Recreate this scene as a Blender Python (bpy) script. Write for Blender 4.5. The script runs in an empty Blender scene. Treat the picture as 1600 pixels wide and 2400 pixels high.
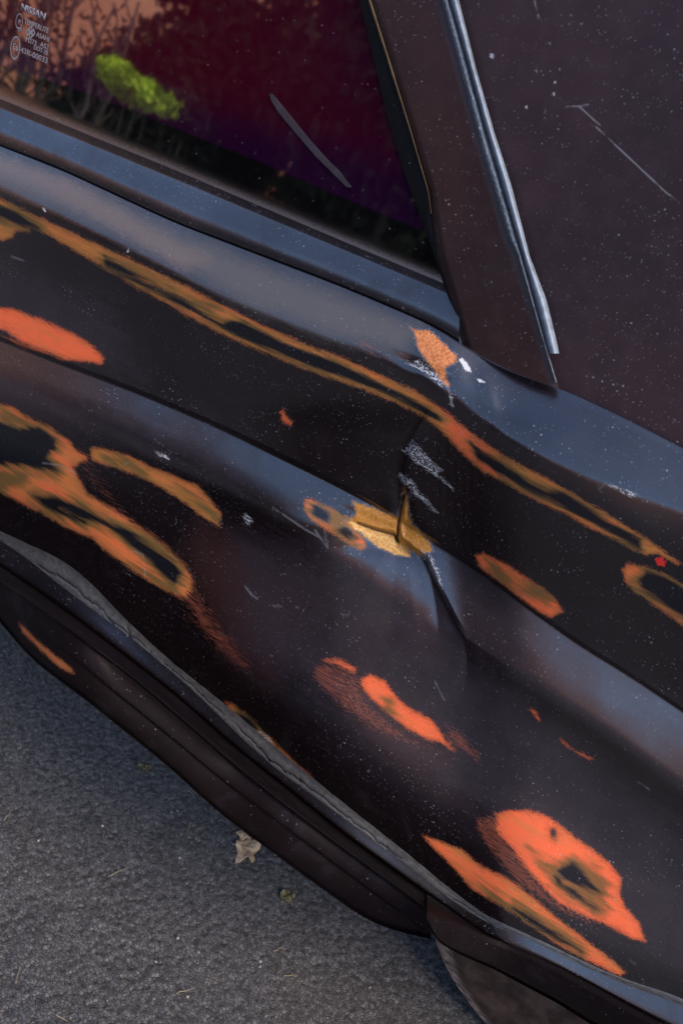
import bpy, bmesh, math, random
import numpy as np
from mathutils import Matrix, Vector
random.seed(7); rng = np.random.default_rng(7)
sc = bpy.context.scene
COL = sc.collection

# ------------------------------------------------------------------ camera
PW, PH, F = 1600.0, 2400.0, 1814.0            # photograph size, focal length in its pixels
PHI, CAMD, CAMH = math.radians(36), 0.60, 1.03
_v = np.array([-3381 - 800, -1158 - 1200, F]); EX = -_v / np.linalg.norm(_v)
_u = np.array([0, 0, 1.0]) - EX[2] * EX; _u /= np.linalg.norm(_u)
_w = np.cross(EX, _u); _w = -_w if _w[1] > 0 else _w
EY = math.cos(PHI) * _u + math.sin(PHI) * _w
EZ = -math.sin(PHI) * _u + math.cos(PHI) * _w
RM = np.stack([EX, EY, EZ])
CP = np.array([0.0, -CAMD, CAMH])
def ray(x, y):
    x, y = np.broadcast_arrays(np.asarray(x, float), np.asarray(y, float))
    c = np.stack([(x - 800) / F, (y - 1200) / F, np.ones_like(x)], -1)
    return c @ RM.T
cam = bpy.data.objects.new('camera', bpy.data.cameras.new('camera')); COL.objects.link(cam)
r_, u_, b_ = RM @ [1, 0, 0], RM @ [0, -1, 0], RM @ [0, 0, -1]
cam.matrix_world = Matrix([[r_[i], u_[i], b_[i], CP[i]] for i in range(3)] + [[0, 0, 0, 1]])
cam.data.sensor_fit = 'HORIZONTAL'; cam.data.sensor_width = 36; cam.data.lens = 36 * F / PW
cam.data.clip_start = 0.02; cam.data.clip_end = 3000
cam.data.dof.use_dof = True; cam.data.dof.focus_distance = 0.80; cam.data.dof.aperture_fstop = 11
sc.camera = cam

# ------------------------------------------------------------------ sky, sun, exposure
SUN_EL, SUN_AZ = math.radians(50), math.radians(-18)      # azimuth measured from +X towards +Y
world = bpy.data.worlds.new("World"); sc.world = world; world.use_nodes = True
wn = world.node_tree
bg = wn.nodes['Background']; bg.inputs['Strength'].default_value = 0.15
sky = wn.nodes.new('ShaderNodeTexSky'); sky.sky_type = 'NISHITA'; sky.sun_disc = False
sky.sun_elevation = SUN_EL; sky.sun_rotation = math.pi / 2 - SUN_AZ
sky.air_density = 1.0; sky.dust_density = 0.3; sky.ozone_density = 2.4
wn.links.new(sky.outputs[0], bg.inputs[0])
sun = bpy.data.objects.new('sun', bpy.data.lights.new('sun', 'SUN')); COL.objects.link(sun)
sun.data.energy = 1.5; sun.data.angle = math.radians(30); sun.data.color = (1.0, 0.85, 0.67)
sd_ = Vector((math.cos(SUN_EL) * math.cos(SUN_AZ), math.cos(SUN_EL) * math.sin(SUN_AZ), math.sin(SUN_EL)))
sun.rotation_euler = (-sd_).to_track_quat('-Z', 'Y').to_euler()
vs = sc.view_settings
vs.view_transform = 'Standard'; vs.look = 'None'; vs.gamma = 1; vs.use_curve_mapping = False
vs.exposure = 1.5

# ------------------------------------------------------------------ object helpers
def link(name, data, parent=None, **kw):
    o = bpy.data.objects.new(name, data); COL.objects.link(o)
    if parent: o.parent = parent
    for k, v in kw.items(): o[k] = v
    return o
def mesh_from(name, V, Fc, mat, parent=None, smooth=True, attrs=None, **kw):
    me = bpy.data.meshes.new(name)
    me.from_pydata([tuple(map(float, v)) for v in V] if not isinstance(V, np.ndarray) else V.tolist(), [], Fc.tolist() if isinstance(Fc, np.ndarray) else Fc)
    me.validate(clean_customdata=False)
    if smooth: me.polygons.foreach_set('use_smooth', [True] * len(me.polygons))
    for k, a in (attrs or {}).items():
        at = me.attributes.new(k, 'FLOAT', 'POINT'); at.data.foreach_set('value', np.asarray(a, np.float32).ravel())
    me.materials.append(mat)
    return link(name, me, parent, **kw)
def grid_faces(nr, nc, mask=None):
    i, j = np.meshgrid(np.arange(nr - 1), np.arange(nc - 1), indexing='ij')
    a = i * nc + j
    f = np.stack([a, a + nc, a + nc + 1, a + 1], -1)
    if mask is not None: f = f[mask[:-1, :-1] & mask[1:, :-1] & mask[:-1, 1:] & mask[1:, 1:]]
    return f.reshape(-1, 4)
def compact(V, Fc, attrs=None):
    used = np.unique(Fc); m = -np.ones(len(V), int); m[used] = np.arange(len(used))
    return V[used], m[Fc], {k: a[used] for k, a in (attrs or {}).items()}
def curve(pts, sm=1.6):
    p = np.array(pts, float)
    def f(x):
        x = np.asarray(x, float)
        y = np.interp(x, p[:, 0], p[:, 1])
        s0 = (p[1, 1] - p[0, 1]) / (p[1, 0] - p[0, 0]); s1 = (p[-1, 1] - p[-2, 1]) / (p[-1, 0] - p[-2, 0])
        y = np.where(x < p[0, 0], p[0, 1] + s0 * (x - p[0, 0]), y)
        return np.where(x > p[-1, 0], p[-1, 1] + s1 * (x - p[-1, 0]), y)
    def g(x):                                              # light smoothing takes the corners off the trace
        x = np.asarray(x, float)
        return sum(w * f(x + d * sm) for d, w in ((-36, .1), (-24, .13), (-12, .17), (0, .2), (12, .17), (24, .13), (36, .1)))
    return g
def on_plane(x, y, ref, tau):
    """point of pixel ray (x, y) on the plane through ref that leans back by tau"""
    d = ray(x, y); T = np.tan(tau)
    t = (T * (CP[2] - ref[..., 2]) - (CP[1] - ref[..., 1])) / (d[..., 1] - T * d[..., 2])
    return CP + d * t[..., None]
def at_y(x, y, Y):
    d = ray(x, y); t = (Y - CP[1]) / d[..., 1]
    return CP + d * t[..., None]
def smooth01(e0, e1, x):
    t = np.clip((x - e0) / (e1 - e0), 0, 1); return t * t * (3 - 2 * t)
def sdist(poly, X, Y, lim=70):
    """signed distance in photo pixels, positive inside the polygon"""
    p = np.array(poly, float)
    out = np.full(X.shape, -float(lim))
    bb = (X > p[:, 0].min() - lim) & (X < p[:, 0].max() + lim) & (Y > p[:, 1].min() - lim) & (Y < p[:, 1].max() + lim)
    if not bb.any(): return out
    x, y = X[bb], Y[bb]; d2 = np.full(x.shape, 1e12); ins = np.zeros(x.shape, bool)
    for (ax, ay), (bx, by) in zip(p, np.roll(p, -1, 0)):
        ex, ey = bx - ax, by - ay; L = ex * ex + ey * ey + 1e-9
        t = np.clip(((x - ax) * ex + (y - ay) * ey) / L, 0, 1)
        d2 = np.minimum(d2, (x - ax - t * ex) ** 2 + (y - ay - t * ey) ** 2)
        c = ((ay > y) != (by > y)) & (x < (bx - ax) * (y - ay) / (by - ay + 1e-12) + ax)
        ins ^= c
    d = np.sqrt(d2); out[bb] = np.clip(np.where(ins, d, -d), -lim, lim)
    return out
def pdist(line, X, Y, lim=400):
    """distance to an open polyline in photo pixels"""
    p = np.array(line, float); d2 = np.full(X.shape, float(lim) ** 2)
    for (ax, ay), (bx, by) in zip(p[:-1], p[1:]):
        ex, ey = bx - ax, by - ay; L = ex * ex + ey * ey + 1e-9
        t = np.clip(((X - ax) * ex + (Y - ay) * ey) / L, 0, 1)
        d2 = np.minimum(d2, (X - ax - t * ex) ** 2 + (Y - ay - t * ey) ** 2)
    return np.sqrt(d2)
def vnoise(x, y, seed=0):
    """smooth value noise, about -1..1"""
    r = np.random.default_rng(seed).random((64, 64)) * 2 - 1
    xi, yi = np.floor(x).astype(int), np.floor(y).astype(int); fx, fy = x - xi, y - yi
    fx, fy = fx * fx * (3 - 2 * fx), fy * fy * (3 - 2 * fy)
    g = lambda a, b: r[a % 64, b % 64]
    return (g(xi, yi) * (1 - fx) + g(xi + 1, yi) * fx) * (1 - fy) + (g(xi, yi + 1) * (1 - fx) + g(xi + 1, yi + 1) * fx) * fy

# ------------------------------------------------------------------ material helpers
class M:
    def __init__(s, name):
        s.m = bpy.data.materials.new(name); s.m.use_nodes = True; s.t = s.m.node_tree
        s.b = s.t.nodes['Principled BSDF']
        g = s.t.nodes.new('ShaderNodeNewGeometry'); s.pos = g.outputs['Position']
    def n(s, typ, **kw):
        nd = s.t.nodes.new('ShaderNode' + typ)
        for k, v in kw.items(): setattr(nd, k, v)
        return nd
    def L(s, a, b): s.t.links.new(a, b)
    def put(s, sock, v):
        if isinstance(v, (int, float, tuple, list)): sock.default_value = v
        else: s.L(v, sock)
    def math(s, op, a, b=0.0, c=None, clamp=False):
        nd = s.n('Math', operation=op, use_clamp=clamp); s.put(nd.inputs[0], a); s.put(nd.inputs[1], b)
        if c is not None: s.put(nd.inputs[2], c)
        return nd.outputs[0]
    def attr(s, name): return s.n('Attribute', attribute_name=name).outputs['Fac']
    def map(s, scale, rot=(0, 0, 0), loc=(0, 0, 0)):
        nd = s.n('Mapping'); nd.inputs['Scale'].default_value = scale; nd.inputs['Rotation'].default_value = rot; nd.inputs['Location'].default_value = loc
        s.L(s.pos, nd.inputs[0]); return nd.outputs[0]
    def noise(s, scale, detail=3, rough=.55, vec=None, dist=0.0):
        nd = s.n('TexNoise'); nd.inputs['Scale'].default_value = scale; nd.inputs['Detail'].default_value = detail
        nd.inputs['Roughness'].default_value = rough; nd.inputs['Distortion'].default_value = dist
        s.L(vec or s.pos, nd.inputs['Vector']); return nd.outputs['Fac']
    def vor(s, scale, feature='F1', vec=None, out='Distance', rand=1.0):
        nd = s.n('TexVoronoi', feature=feature); nd.inputs['Scale'].default_value = scale; nd.inputs['Randomness'].default_value = rand
        s.L(vec or s.pos, nd.inputs['Vector']); return nd.outputs[out]
    def ss(s, x, lo, hi, a=0.0, b=1.0):
        nd = s.n('MapRange', interpolation_type='SMOOTHSTEP'); s.put(nd.inputs[0], x)
        for i, v in zip((1, 2, 3, 4), (lo, hi, a, b)): s.put(nd.inputs[i], v)
        return nd.outputs[0]
    def lerp(s, x, lo, hi, a, b):
        nd = s.n('MapRange'); s.put(nd.inputs[0], x)
        for i, v in zip((1, 2, 3, 4), (lo, hi, a, b)): s.put(nd.inputs[i], v)
        return nd.outputs[0]
    def mix(s, f, a, b):
        nd = s.n('Mix', data_type='RGBA'); s.put(nd.inputs['Factor'], f)
        for k, v in ((6, a), (7, b)): s.put(nd.inputs[k], (*v, 1) if isinstance(v, tuple) and len(v) == 3 else v)
        return nd.outputs[2]
    def mixf(s, f, a, b):
        nd = s.n('Mix', data_type='FLOAT'); s.put(nd.inputs['Factor'], f); s.put(nd.inputs[2], a); s.put(nd.inputs[3], b)
        return nd.outputs[0]
    def bump(s, h, strength=.3, dist=.001, normal=None):
        nd = s.n('Bump'); nd.inputs['Strength'].default_value = strength; nd.inputs['Distance'].default_value = dist
        s.L(h, nd.inputs['Height'])
        if normal: s.L(normal, nd.inputs['Normal'])
        return nd.outputs[0]
    def set(s, **kw):
        names = dict(color='Base Color', rough='Roughness', metal='Metallic', spec='Specular IOR Level', tint='Specular Tint', ior='IOR', coatior='Coat IOR', coat='Coat Weight', coatr='Coat Roughness', coatn='Coat Normal', normal='Normal', sheen='Sheen Weight', emis='Emission Color')
        for k, v in kw.items():
            s.put(s.b.inputs[names[k]], (*v, 1) if isinstance(v, tuple) and len(v) == 3 else v)
        return s.m

def speckle(m, scale, size, keep, vec=None):
    """scattered dust specks: mask that is 1 on a share of the voronoi cells' centres"""
    nd = m.n('TexVoronoi', feature='F1'); nd.inputs['Scale'].default_value = scale
    m.L(vec or m.pos, nd.inputs['Vector'])
    sep = m.n('SeparateColor'); m.L(nd.outputs['Color'], sep.inputs[0])
    pick = m.math('GREATER_THAN', sep.outputs[0], 1 - keep)
    rad = m.math('MULTIPLY', sep.outputs[1], size)
    dot = m.math('LESS_THAN', nd.outputs['Distance'], rad)
    return m.math('MULTIPLY', pick, dot)

def scratches(m, scale, keep, width=.012, rot=0.6):
    """short hair scratches: stretched voronoi cells, few of them kept"""
    vec = m.map((scale * .12, scale, scale), (0.3, rot, 0.15))
    nd = m.n('TexVoronoi', feature='F1'); nd.inputs['Scale'].default_value = 1
    m.L(vec, nd.inputs['Vector'])
    sep = m.n('SeparateColor'); m.L(nd.outputs['Color'], sep.inputs[0])
    return m.math('MULTIPLY', m.math('GREATER_THAN', sep.outputs[0], 1 - keep), m.math('LESS_THAN', nd.outputs['Distance'], width * 4.5))

PAINT = (0.0032, 0.0015, 0.0019)
def paint_material(name, wear=True, base=PAINT, rough=.33, coat=.80, coatr=.27, dust=1.0, coatior=1.9, spec=.20, tint=(1.0, .74, .70)):
    m = M(name)
    big = m.noise(9, 4); mid = m.noise(60, 5, .6); fine = m.noise(620, 3, .7); st = m.noise(1, 3, .6, m.map((42, 1900, 1900), (0, .10, 0)))
    col = m.mix(m.ss(big, .35, .7), base, tuple(c * k for c, k in zip(base, (1.5, 1.25, 1.2))))
    # oxidised film: slightly paler, brushed along the panel
    ox = m.math('MULTIPLY', m.ss(mid, .42, .75), .35)
    col = m.mix(ox, col, tuple(c * 2.0 for c in base))
    rgh = m.lerp(mid, .3, .7, rough - .06, rough + .08)
    coatw = m.lerp(big, .3, .7, coat * .8, coat * 1.1)
    smu = m.ss(m.noise(16, 6, .62, None, 1.2), .50, .74)
    col = m.mix(m.math('MULTIPLY', smu, .4), col, (.017, .013, .015))
    coatw = m.mixf(m.math('MULTIPLY', smu, .45), coatw, .3)
    bare = None
    hair = m.ss(m.attr('w_hair'), .25, .9)
    hair = m.math('MULTIPLY', hair, m.ss(mid, .36, .55))
    if not wear:
        col = m.mix(m.math('MULTIPLY', hair, .30), col, (.42, .40, .41))
        col = m.mix(m.ss(m.math('ADD', m.attr('w_chip'), m.lerp(fine, .3, .7, -2, 2)), 2.2, 5), col, (.30, .28, .29))
    if wear:
        e1 = m.lerp(fine, .25, .75, -5, 5); e2 = m.lerp(st, .25, .75, -9, 9); e3 = m.lerp(mid, .3, .7, -2.5, 2.5)
        flow = m.lerp(m.noise(1, 4, .6, m.map((14, 150, 150), (0, .10, 0))), .3, .7, -16, 16)
        edge = m.math('ADD', m.math('ADD', e1, m.math('MULTIPLY', e2, m.lerp(m.attr('w_streak'), 0, .6, .8, 2.2))), e3)
        soft = m.math('ADD', m.math('MULTIPLY', e2, .35), flow)
        # thin worn tan film
        tan = m.math('MULTIPLY', m.ss(m.math('ADD', m.attr('w_tan'), m.math('MULTIPLY', edge, 1.6)), -26, 16), .62)
        col = m.mix(tan, col, (.26, .125, .075))
        grey = m.math('MULTIPLY', m.ss(m.math('ADD', m.attr('w_grey'), m.math('MULTIPLY', edge, 1.5)), -40, 30), .80)
        col = m.mix(grey, col, (.088, .076, .070))
        coatw = m.mixf(grey, coatw, .12)
        brn = m.ss(m.math('ADD', m.attr('w_brown'), m.math('MULTIPLY', edge, 1.2)), -50, 60)
        col = m.mix(m.math('MULTIPLY', brn, .8), col, (.030, .0115, .0095))
        haze = m.ss(m.math('ADD', m.attr('w_haze'), m.math('MULTIPLY', flow, 1.5)), -70, 70)  # sky haze on the panel put into the colour as paler plum
        col = m.mix(m.math('MULTIPLY', haze, m.lerp(mid, .3, .7, .55, .85)), col, (.0205, .0150, .0190))
        # brushed-through streaks
        a_st = m.attr('w_streak')
        thr = m.lerp(a_st, 0, 1, .74, .40)
        stm = m.math('MULTIPLY', m.ss(m.math('SUBTRACT', st, thr), -.02, .05), m.ss(a_st, .02, .15))
        stm = m.math('MULTIPLY', stm, .62)
        col = m.mix(stm, col, (.24, .062, .032))
        # orange primer, olive coat below it, black below that
        om = m.ss(m.math('ADD', m.attr('w_orange'), edge), -1.2, 1.6)
        fade = m.attr('w_fade')
        orng = m.mix(m.ss(m.math('ADD', fade, m.math('MULTIPLY', flow, .022)), .05, .90), (.74, .118, .040), (.42, .150, .034))
        orng = m.mix(m.math('MULTIPLY', m.ss(st, .55, .75), .35), orng, (.30, .095, .03))
        orng = m.mix(m.math('MULTIPLY', m.ss(m.math('ADD', m.attr('w_orange'), e2), 9, -2), .75), orng, (.16, .045, .018))
        hat = m.math('MULTIPLY', m.ss(st, .50, .60), m.ss(m.attr('w_orange'), 26, 2))
        orng = m.mix(m.math('MULTIPLY', hat, .62), orng, (.060, .020, .012))
        orng = m.mix(m.math('MULTIPLY', m.ss(mid, .45, .72), .28), orng, (.44, .12, .05))
        col = m.mix(om, col, orng)
        oli = m.ss(m.math('ADD', m.attr('w_olive'), m.math('MULTIPLY', soft, .9)), -20, 10)
        oli = m.math('MULTIPLY', oli, om)
        col = m.mix(m.math('MULTIPLY', oli, .88), col, (.105, .068, .020))
        blk = m.math('MULTIPLY', m.ss(m.math('ADD', m.attr('w_black'), m.math('MULTIPLY', soft, .42)), -8, 6), om)
        col = m.mix(blk, col, (.006, .006, .008))
        # bare rusty filler
        ru = m.ss(m.math('ADD', m.attr('w_rust'), m.math('ADD', e1, m.math('MULTIPLY', e3, 1.6))), -.8, .8)
        rn = m.noise(420, 5, .7)
        rc = m.mix(m.ss(rn, .35, .68), (.30, .105, .012), (.42, .19, .035))
        rc = m.mix(m.ss(m.attr('w_pale'), 0, 1), rc, m.mix(m.ss(rn, .4, .62), (.44, .19, .04), (.62, .37, .12)))
        rc = m.mix(m.ss(m.attr('w_red'), 0, 1), rc, m.mix(m.ss(rn, .35, .65), (.32, .085, .018), (.58, .21, .075)))
        rim = m.math('MULTIPLY', m.ss(m.math('ADD', m.attr('w_rust'), m.math('ADD', e1, m.math('MULTIPLY', e3, 1.6))), -4.5, -2), m.math('SUBTRACT', 1, ru))
        col = m.mix(m.math('MULTIPLY', rim, .5), col, (.16, .13, .13))
        col = m.mix(ru, col, rc)
        crk = m.ss(m.attr('w_crack'), .2, .9)
        col = m.mix(crk, col, (.02, .012, .008))
        redm = m.ss(m.math('ADD', m.attr('w_redpaint'), e1), -1, 1)
        col = m.mix(redm, col, (.55, .012, .008))
        wh = m.math('MULTIPLY', m.ss(m.math('ADD', m.attr('w_white'), m.math('MULTIPLY', e2, .9)), -1.5, 2.5), m.ss(m.math('ADD', m.math('MULTIPLY', fine, .8), m.math('MULTIPLY', st, .5)), .62, .74))
        wsolid = m.ss(m.math('ADD', m.attr('w_chip'), m.math('MULTIPLY', e1, .6)), -1, 1)
        wh = m.math('MAXIMUM', wh, wsolid)
        col = m.mix(wh, col, (.46, .44, .43))
        col = m.mix(m.math('MULTIPLY', hair, .17), col, (.42, .40, .41))
        bare = m.math('MAXIMUM', m.math('MAXIMUM', m.math('MAXIMUM', om, ru), wh), m.math('MULTIPLY', stm, .7))
        nb = m.math('MULTIPLY', bare, m.math('SUBTRACT', 1, m.math('MULTIPLY', blk, .9)))
        rgh = m.mixf(nb, rgh, m.mixf(ru, .62, .85))
        coatw = m.mixf(m.math('MULTIPLY', blk, .75), m.mixf(nb, coatw, .15), .12)
    # dust specks and fine scratches
    sp = m.math('MAXIMUM', speckle(m, 240, .20, .40 * dust), speckle(m, 560, .26, .36 * dust))
    sp = m.math('MULTIPLY', sp, m.ss(m.noise(14, 3), .40, .62, .25, 1))
    sp2 = speckle(m, 120, .062, .14 * dust)
    sp = m.math('MAXIMUM', m.math('MULTIPLY', sp, .36), m.math('MULTIPLY', sp2, .6))
    sc1 = m.math('MAXIMUM', scratches(m, 150, .010, .012, .5), scratches(m, 120, .008, .010, -.9))
    sp = m.math('MAXIMUM', sp, m.math('MULTIPLY', sc1, .35))
    col = m.mix(sp, col, (.42, .40, .42))
    bh = m.math('ADD', m.math('MULTIPLY', mid, .5), m.math('MULTIPLY', fine, .12))
    nrm = m.bump(bh, .10, .0012)
    if wear:
        nrm = m.bump(om, .35, -.00035, nrm)
        nrm = m.bump(m.math('MULTIPLY', ru, m.math('ADD', m.noise(420, 5, .7), -1.2)), .8, .0012, nrm)
    cn = m.bump(m.math('ADD', m.noise(25, 3), m.math('MULTIPLY', m.noise(260, 2), .05)), .10, .004)
    return m.set(color=col, rough=rgh, coat=coatw, coatr=coatr, normal=nrm, coatn=cn, spec=spec, tint=tint, coatior=coatior)

MAT_PANEL = paint_material('sanded_dark_paint')
MAT_PILLAR = paint_material('dark_brown_pillar_paint', False, (.017, .0088, .0084), .5, .22, .28, coatior=1.5, spec=.22)
MAT_CPANEL = paint_material('dark_purple_brown_paint', False, (.019, .0118, .0145), .5, .22, .30, 1.2, coatior=1.5, spec=.22)
MAT_SILL = paint_material('dull_sill_paint', True, (.0042, .0025, .0027), .62, .04, .4, dust=.35, coatior=1.5, spec=.07)

def simple(name, color, rough, spec=.5, metal=0.0, var=.5, nscale=80, bump=.15, bdist=.001, dust=.3):
    m = M(name); n1 = m.noise(nscale, 5, .6); n2 = m.noise(nscale * .15, 3)
    col = m.mix(m.ss(n1, .3, .7), tuple(c * (1 - var) for c in color), tuple(c * (1 + var * .6) for c in color))
    col = m.mix(m.math('MULTIPLY', m.ss(n2, .45, .75), .25), col, tuple(min(1, c * 1.6 + .01) for c in color))
    sp = m.math('MULTIPLY', m.math('MAXIMUM', speckle(m, 300, .2, .25), speckle(m, 110, .09, .2)), dust)
    col = m.mix(sp, col, (.42, .40, .40))
    return m.set(color=col, rough=m.lerp(n1, .3, .7, rough - .08, rough + .1), spec=spec, metal=metal, normal=m.bump(n1, bump, bdist))

# ================================================================== STRUCTURE: asphalt
def build_ground():
    m = M('wet_dark_asphalt')
    tone = m.attr('tone'); hgt = m.attr('hgt')
    n1 = m.noise(3.2, 4); n2 = m.noise(220, 4, .65)
    col = m.mix(m.ss(tone, 0, 1), (.055, .047, .044), (.092, .080, .076))
    col = m.mix(m.math('MULTIPLY', m.ss(n2, .4, .7), .5), col, (.035, .032, .032))
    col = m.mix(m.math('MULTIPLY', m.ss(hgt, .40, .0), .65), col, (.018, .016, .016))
    col = m.mix(m.math('MULTIPLY', m.ss(n1, .42, .66), .5), col, (.052, .037, .029))
    v1 = m.n('TexVoronoi', feature='F1'); v1.inputs['Scale'].default_value = 230; m.L(m.pos, v1.inputs['Vector'])
    cs = m.n('SeparateColor'); m.L(v1.outputs['Color'], cs.inputs[0])
    ve = m.vor(230, 'DISTANCE_TO_EDGE')
    col = m.mix(m.math('MULTIPLY', m.ss(cs.outputs[0], .55, .95), .5), col, (.13, .118, .112))
    col = m.mix(m.math('MULTIPLY', m.ss(cs.outputs[1], .6, .95), .55), col, (.026, .023, .022))
    col = m.mix(m.math('MULTIPLY', m.ss(ve, .09, .0), .75), col, (.014, .012, .011))
    sp = m.math('MAXIMUM', speckle(m, 120, .10, .12), speckle(m, 260, .14, .12))
    col = m.mix(m.math('MULTIPLY', sp, .5), col, m.mix(m.ss(m.noise(60, 2), .4, .6), (.40, .39, .40), (.34, .27, .18)))
    mat = m.set(color=col, rough=m.lerp(tone, 0, 1, .62, .40), spec=.5, normal=m.bump(m.math('ADD', m.math('MINIMUM', ve, .12), m.math('MULTIPLY', cs.outputs[2], .10)), .9, .006, m.bump(n2, .6, .0016)))
    # fine visible patch with every stone raised, then the plain sheet out to the horizon
    x0, x1, y0, y1, st = -1.75, .30, -1.0, .55, .0024
    nx, ny = int((x1 - x0) / st), int((y1 - y0) / st)
    Hh = np.zeros((ny, nx)); Tn = np.full((ny, nx), .15)
    n = int((x1 - x0) * (y1 - y0) * 44000)
    xs = rng.random(n) * nx; ys = rng.random(n) * ny; rs = (.0019 + .0034 * rng.random(n) ** 2) / st
    hs = .0016 + .0013 * rng.random(n); el = .7 + .6 * rng.random(n); an = rng.random(n) * 3.14; tn = rng.random(n) ** 1.5
    for k in range(n):
        R = int(rs[k] * 1.5) + 1; cx, cy = int(xs[k]), int(ys[k])
        a, b, c, d = max(cx - R, 0), min(cx + R + 1, nx), max(cy - R, 0), min(cy + R + 1, ny)
        gx = np.arange(a, b) - xs[k]; gy = (np.arange(c, d) - ys[k])[:, None]
        ca, sa = math.cos(an[k]), math.sin(an[k])
        q = ((gx * ca + gy * sa) / el[k]) ** 2 + ((gy * ca - gx * sa) * el[k]) ** 2
        h = hs[k] * np.clip(1.7 * (1 - (q / rs[k] ** 2) ** .9), 0, 1)
        sub = Hh[c:d, a:b]; up = h > sub; sub[up] = h[up]; Tn[c:d, a:b][up] = tn[k]
    X, Y = np.meshgrid(x0 + np.arange(nx) * st, y0 + np.arange(ny) * st)
    worn = smooth01(-.2, .5, vnoise(X * 3.1, Y * 3.1, 3) + .5 * vnoise(X * 9, Y * 9, 4))
    Z = Hh * (.65 + .35 * worn) + .0016 * vnoise(X * 28, Y * 28, 5) + .0005 * rng.standard_normal(X.shape) * .6 + .004
    ed = np.minimum.reduce([X - x0, x1 - X, Y - y0, y1 - Y]); Z *= smooth01(0, .03, ed); Z -= .001
    V = np.stack([X, Y, Z], -1).reshape(-1, 3)
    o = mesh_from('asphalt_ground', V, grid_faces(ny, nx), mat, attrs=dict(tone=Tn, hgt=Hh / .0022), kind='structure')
    S = 900.0
    Vb = [(-S, -S, -.0005), (S, -S, -.0005), (S, S, -.0005), (-S, S, -.0005), (x0 + .02, y0 + .02, -.0005), (x1 - .02, y0 + .02, -.0005), (x1 - .02, y1 - .02, -.0005), (x0 + .02, y1 - .02, -.0005)]
    Fb = [(0, 1, 5, 4), (1, 2, 6, 5), (2, 3, 7, 6), (3, 0, 4, 7)]
    mesh_from('asphalt_lot', Vb, Fb, mat, smooth=False, attrs=dict(tone=[.3] * 8, hgt=[.5] * 8), kind='structure')
build_ground()

# ================================================================== THE CAR
car = link('car', None, label='old dark brown car side with dented, sanded panel and orange primer patches', category='car')
car.location = (0, 0, 0)

# ---- traced lines of the photograph (photo pixels)
B = curve([(0, 245), (408, 411), (800, 577), (1045, 680), (1100, 704)])                       # glass meets belt trim
Cc = curve([(0, 342), (148, 400), (408, 522), (800, 672), (1000, 757), (1086, 806), (1126, 840), (1249, 892), (1310, 908), (1463, 980), (1600, 1051)])
D = curve([(0, 440), (306, 585), (510, 695), (800, 808), (928, 846), (1045, 906), (1086, 950), (1157, 1003), (1223, 1044), (1361, 1110), (1600, 1197), (2400, 1590)])
E1 = curve([(0, 466), (143, 535), (408, 657), (663, 788), (786, 834), (917, 891), (1004, 932), (1070, 988), (1167, 1064), (1285, 1125), (1407, 1197), (1530, 1275), (1600, 1320), (2400, 1816)])
E2 = curve([(0, 500), (92, 538), (214, 609), (357, 691), (510, 778), (663, 844), (800, 893), (953, 952), (1045, 1008), (1091, 1083), (1167, 1125), (1259, 1170), (1371, 1230), (1514, 1300), (1600, 1350), (2400, 1856)])
G = curve([(0, 793), (117, 840), (306, 910), (510, 997), (663, 1073), (800, 1141), (900, 1196), (1019, 1270), (1106, 1327), (1259, 1439), (1361, 1512), (1463, 1573), (1600, 1665), (2400, 2210)])
H = curve([(0, 905), (153, 966), (357, 1058), (510, 1128), (638, 1205), (740, 1262), (900, 1370), (1000, 1445), (1086, 1502), (1157, 1548), (1259, 1619), (1412, 1716), (1600, 1859), (2400, 2470)])
J = curve([(0, 1247), (77, 1278), (168, 1323), (230, 1380), (286, 1447), (332, 1490), (434, 1581), (520, 1645), (735, 1826), (800, 1880), (938, 1989), (1055, 2086), (1132, 2147), (1259, 2203), (1361, 2254), (1453, 2295), (1600, 2341), (2400, 2815)])
K = curve([(0, 1267), (61, 1308), (122, 1359), (214, 1426), (301, 1494), (408, 1586), (490, 1657), (541, 1708), (663, 1815), (765, 1889), (800, 1918), (979, 2050), (1106, 2150), (1259, 2212), (1361, 2264), (1600, 2356), (2400, 2832)])
Lp = curve([(0, 1320), (102, 1388), (214, 1471), (255, 1502), (423, 1632), (536, 1735), (689, 1855), (800, 1946), (953, 2057), (1081, 2145), (1132, 2188), (1259, 2236), (1361, 2290), (1514, 2376), (1600, 2420), (2400, 2930)])
S1 = curve([(0, 1371), (128, 1458), (306, 1591), (459, 1723), (561, 1812), (638, 1874), (800, 1994), (928, 2086), (1004, 2143)])   # top of sill
S2 = curve([(0, 1412), (153, 1524), (255, 1611), (408, 1734), (510, 1820), (612, 1897), (800, 2037), (902, 2112), (1004, 2186)])   # ridge on sill
S3 = curve([(-700, 960), (-320, 1235), (-120, 1352), (-60, 1388), (0, 1448), (40, 1512), (87, 1555), (194, 1632), (306, 1723), (408, 1805), (510, 1902), (663, 2014), (800, 2114), (866, 2160), (928, 2180), (1004, 2198)])   # sill bottom
off = lambda f, d: (lambda x: f(x) + d)
between = lambda f, g, k: (lambda x: f(x) * (1 - k) + g(x) * k)
def tl(*pts):                       # tilt in degrees as a function of x
    p = np.array(pts, float)
    return (lambda x: sum(np.interp(np.asarray(x, float) + d, p[:, 0], p[:, 1]) for d in range(-60, 61, 12)) / 11)
c_ = lambda v: (lambda x: np.full_like(np.asarray(x, float), v))

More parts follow.
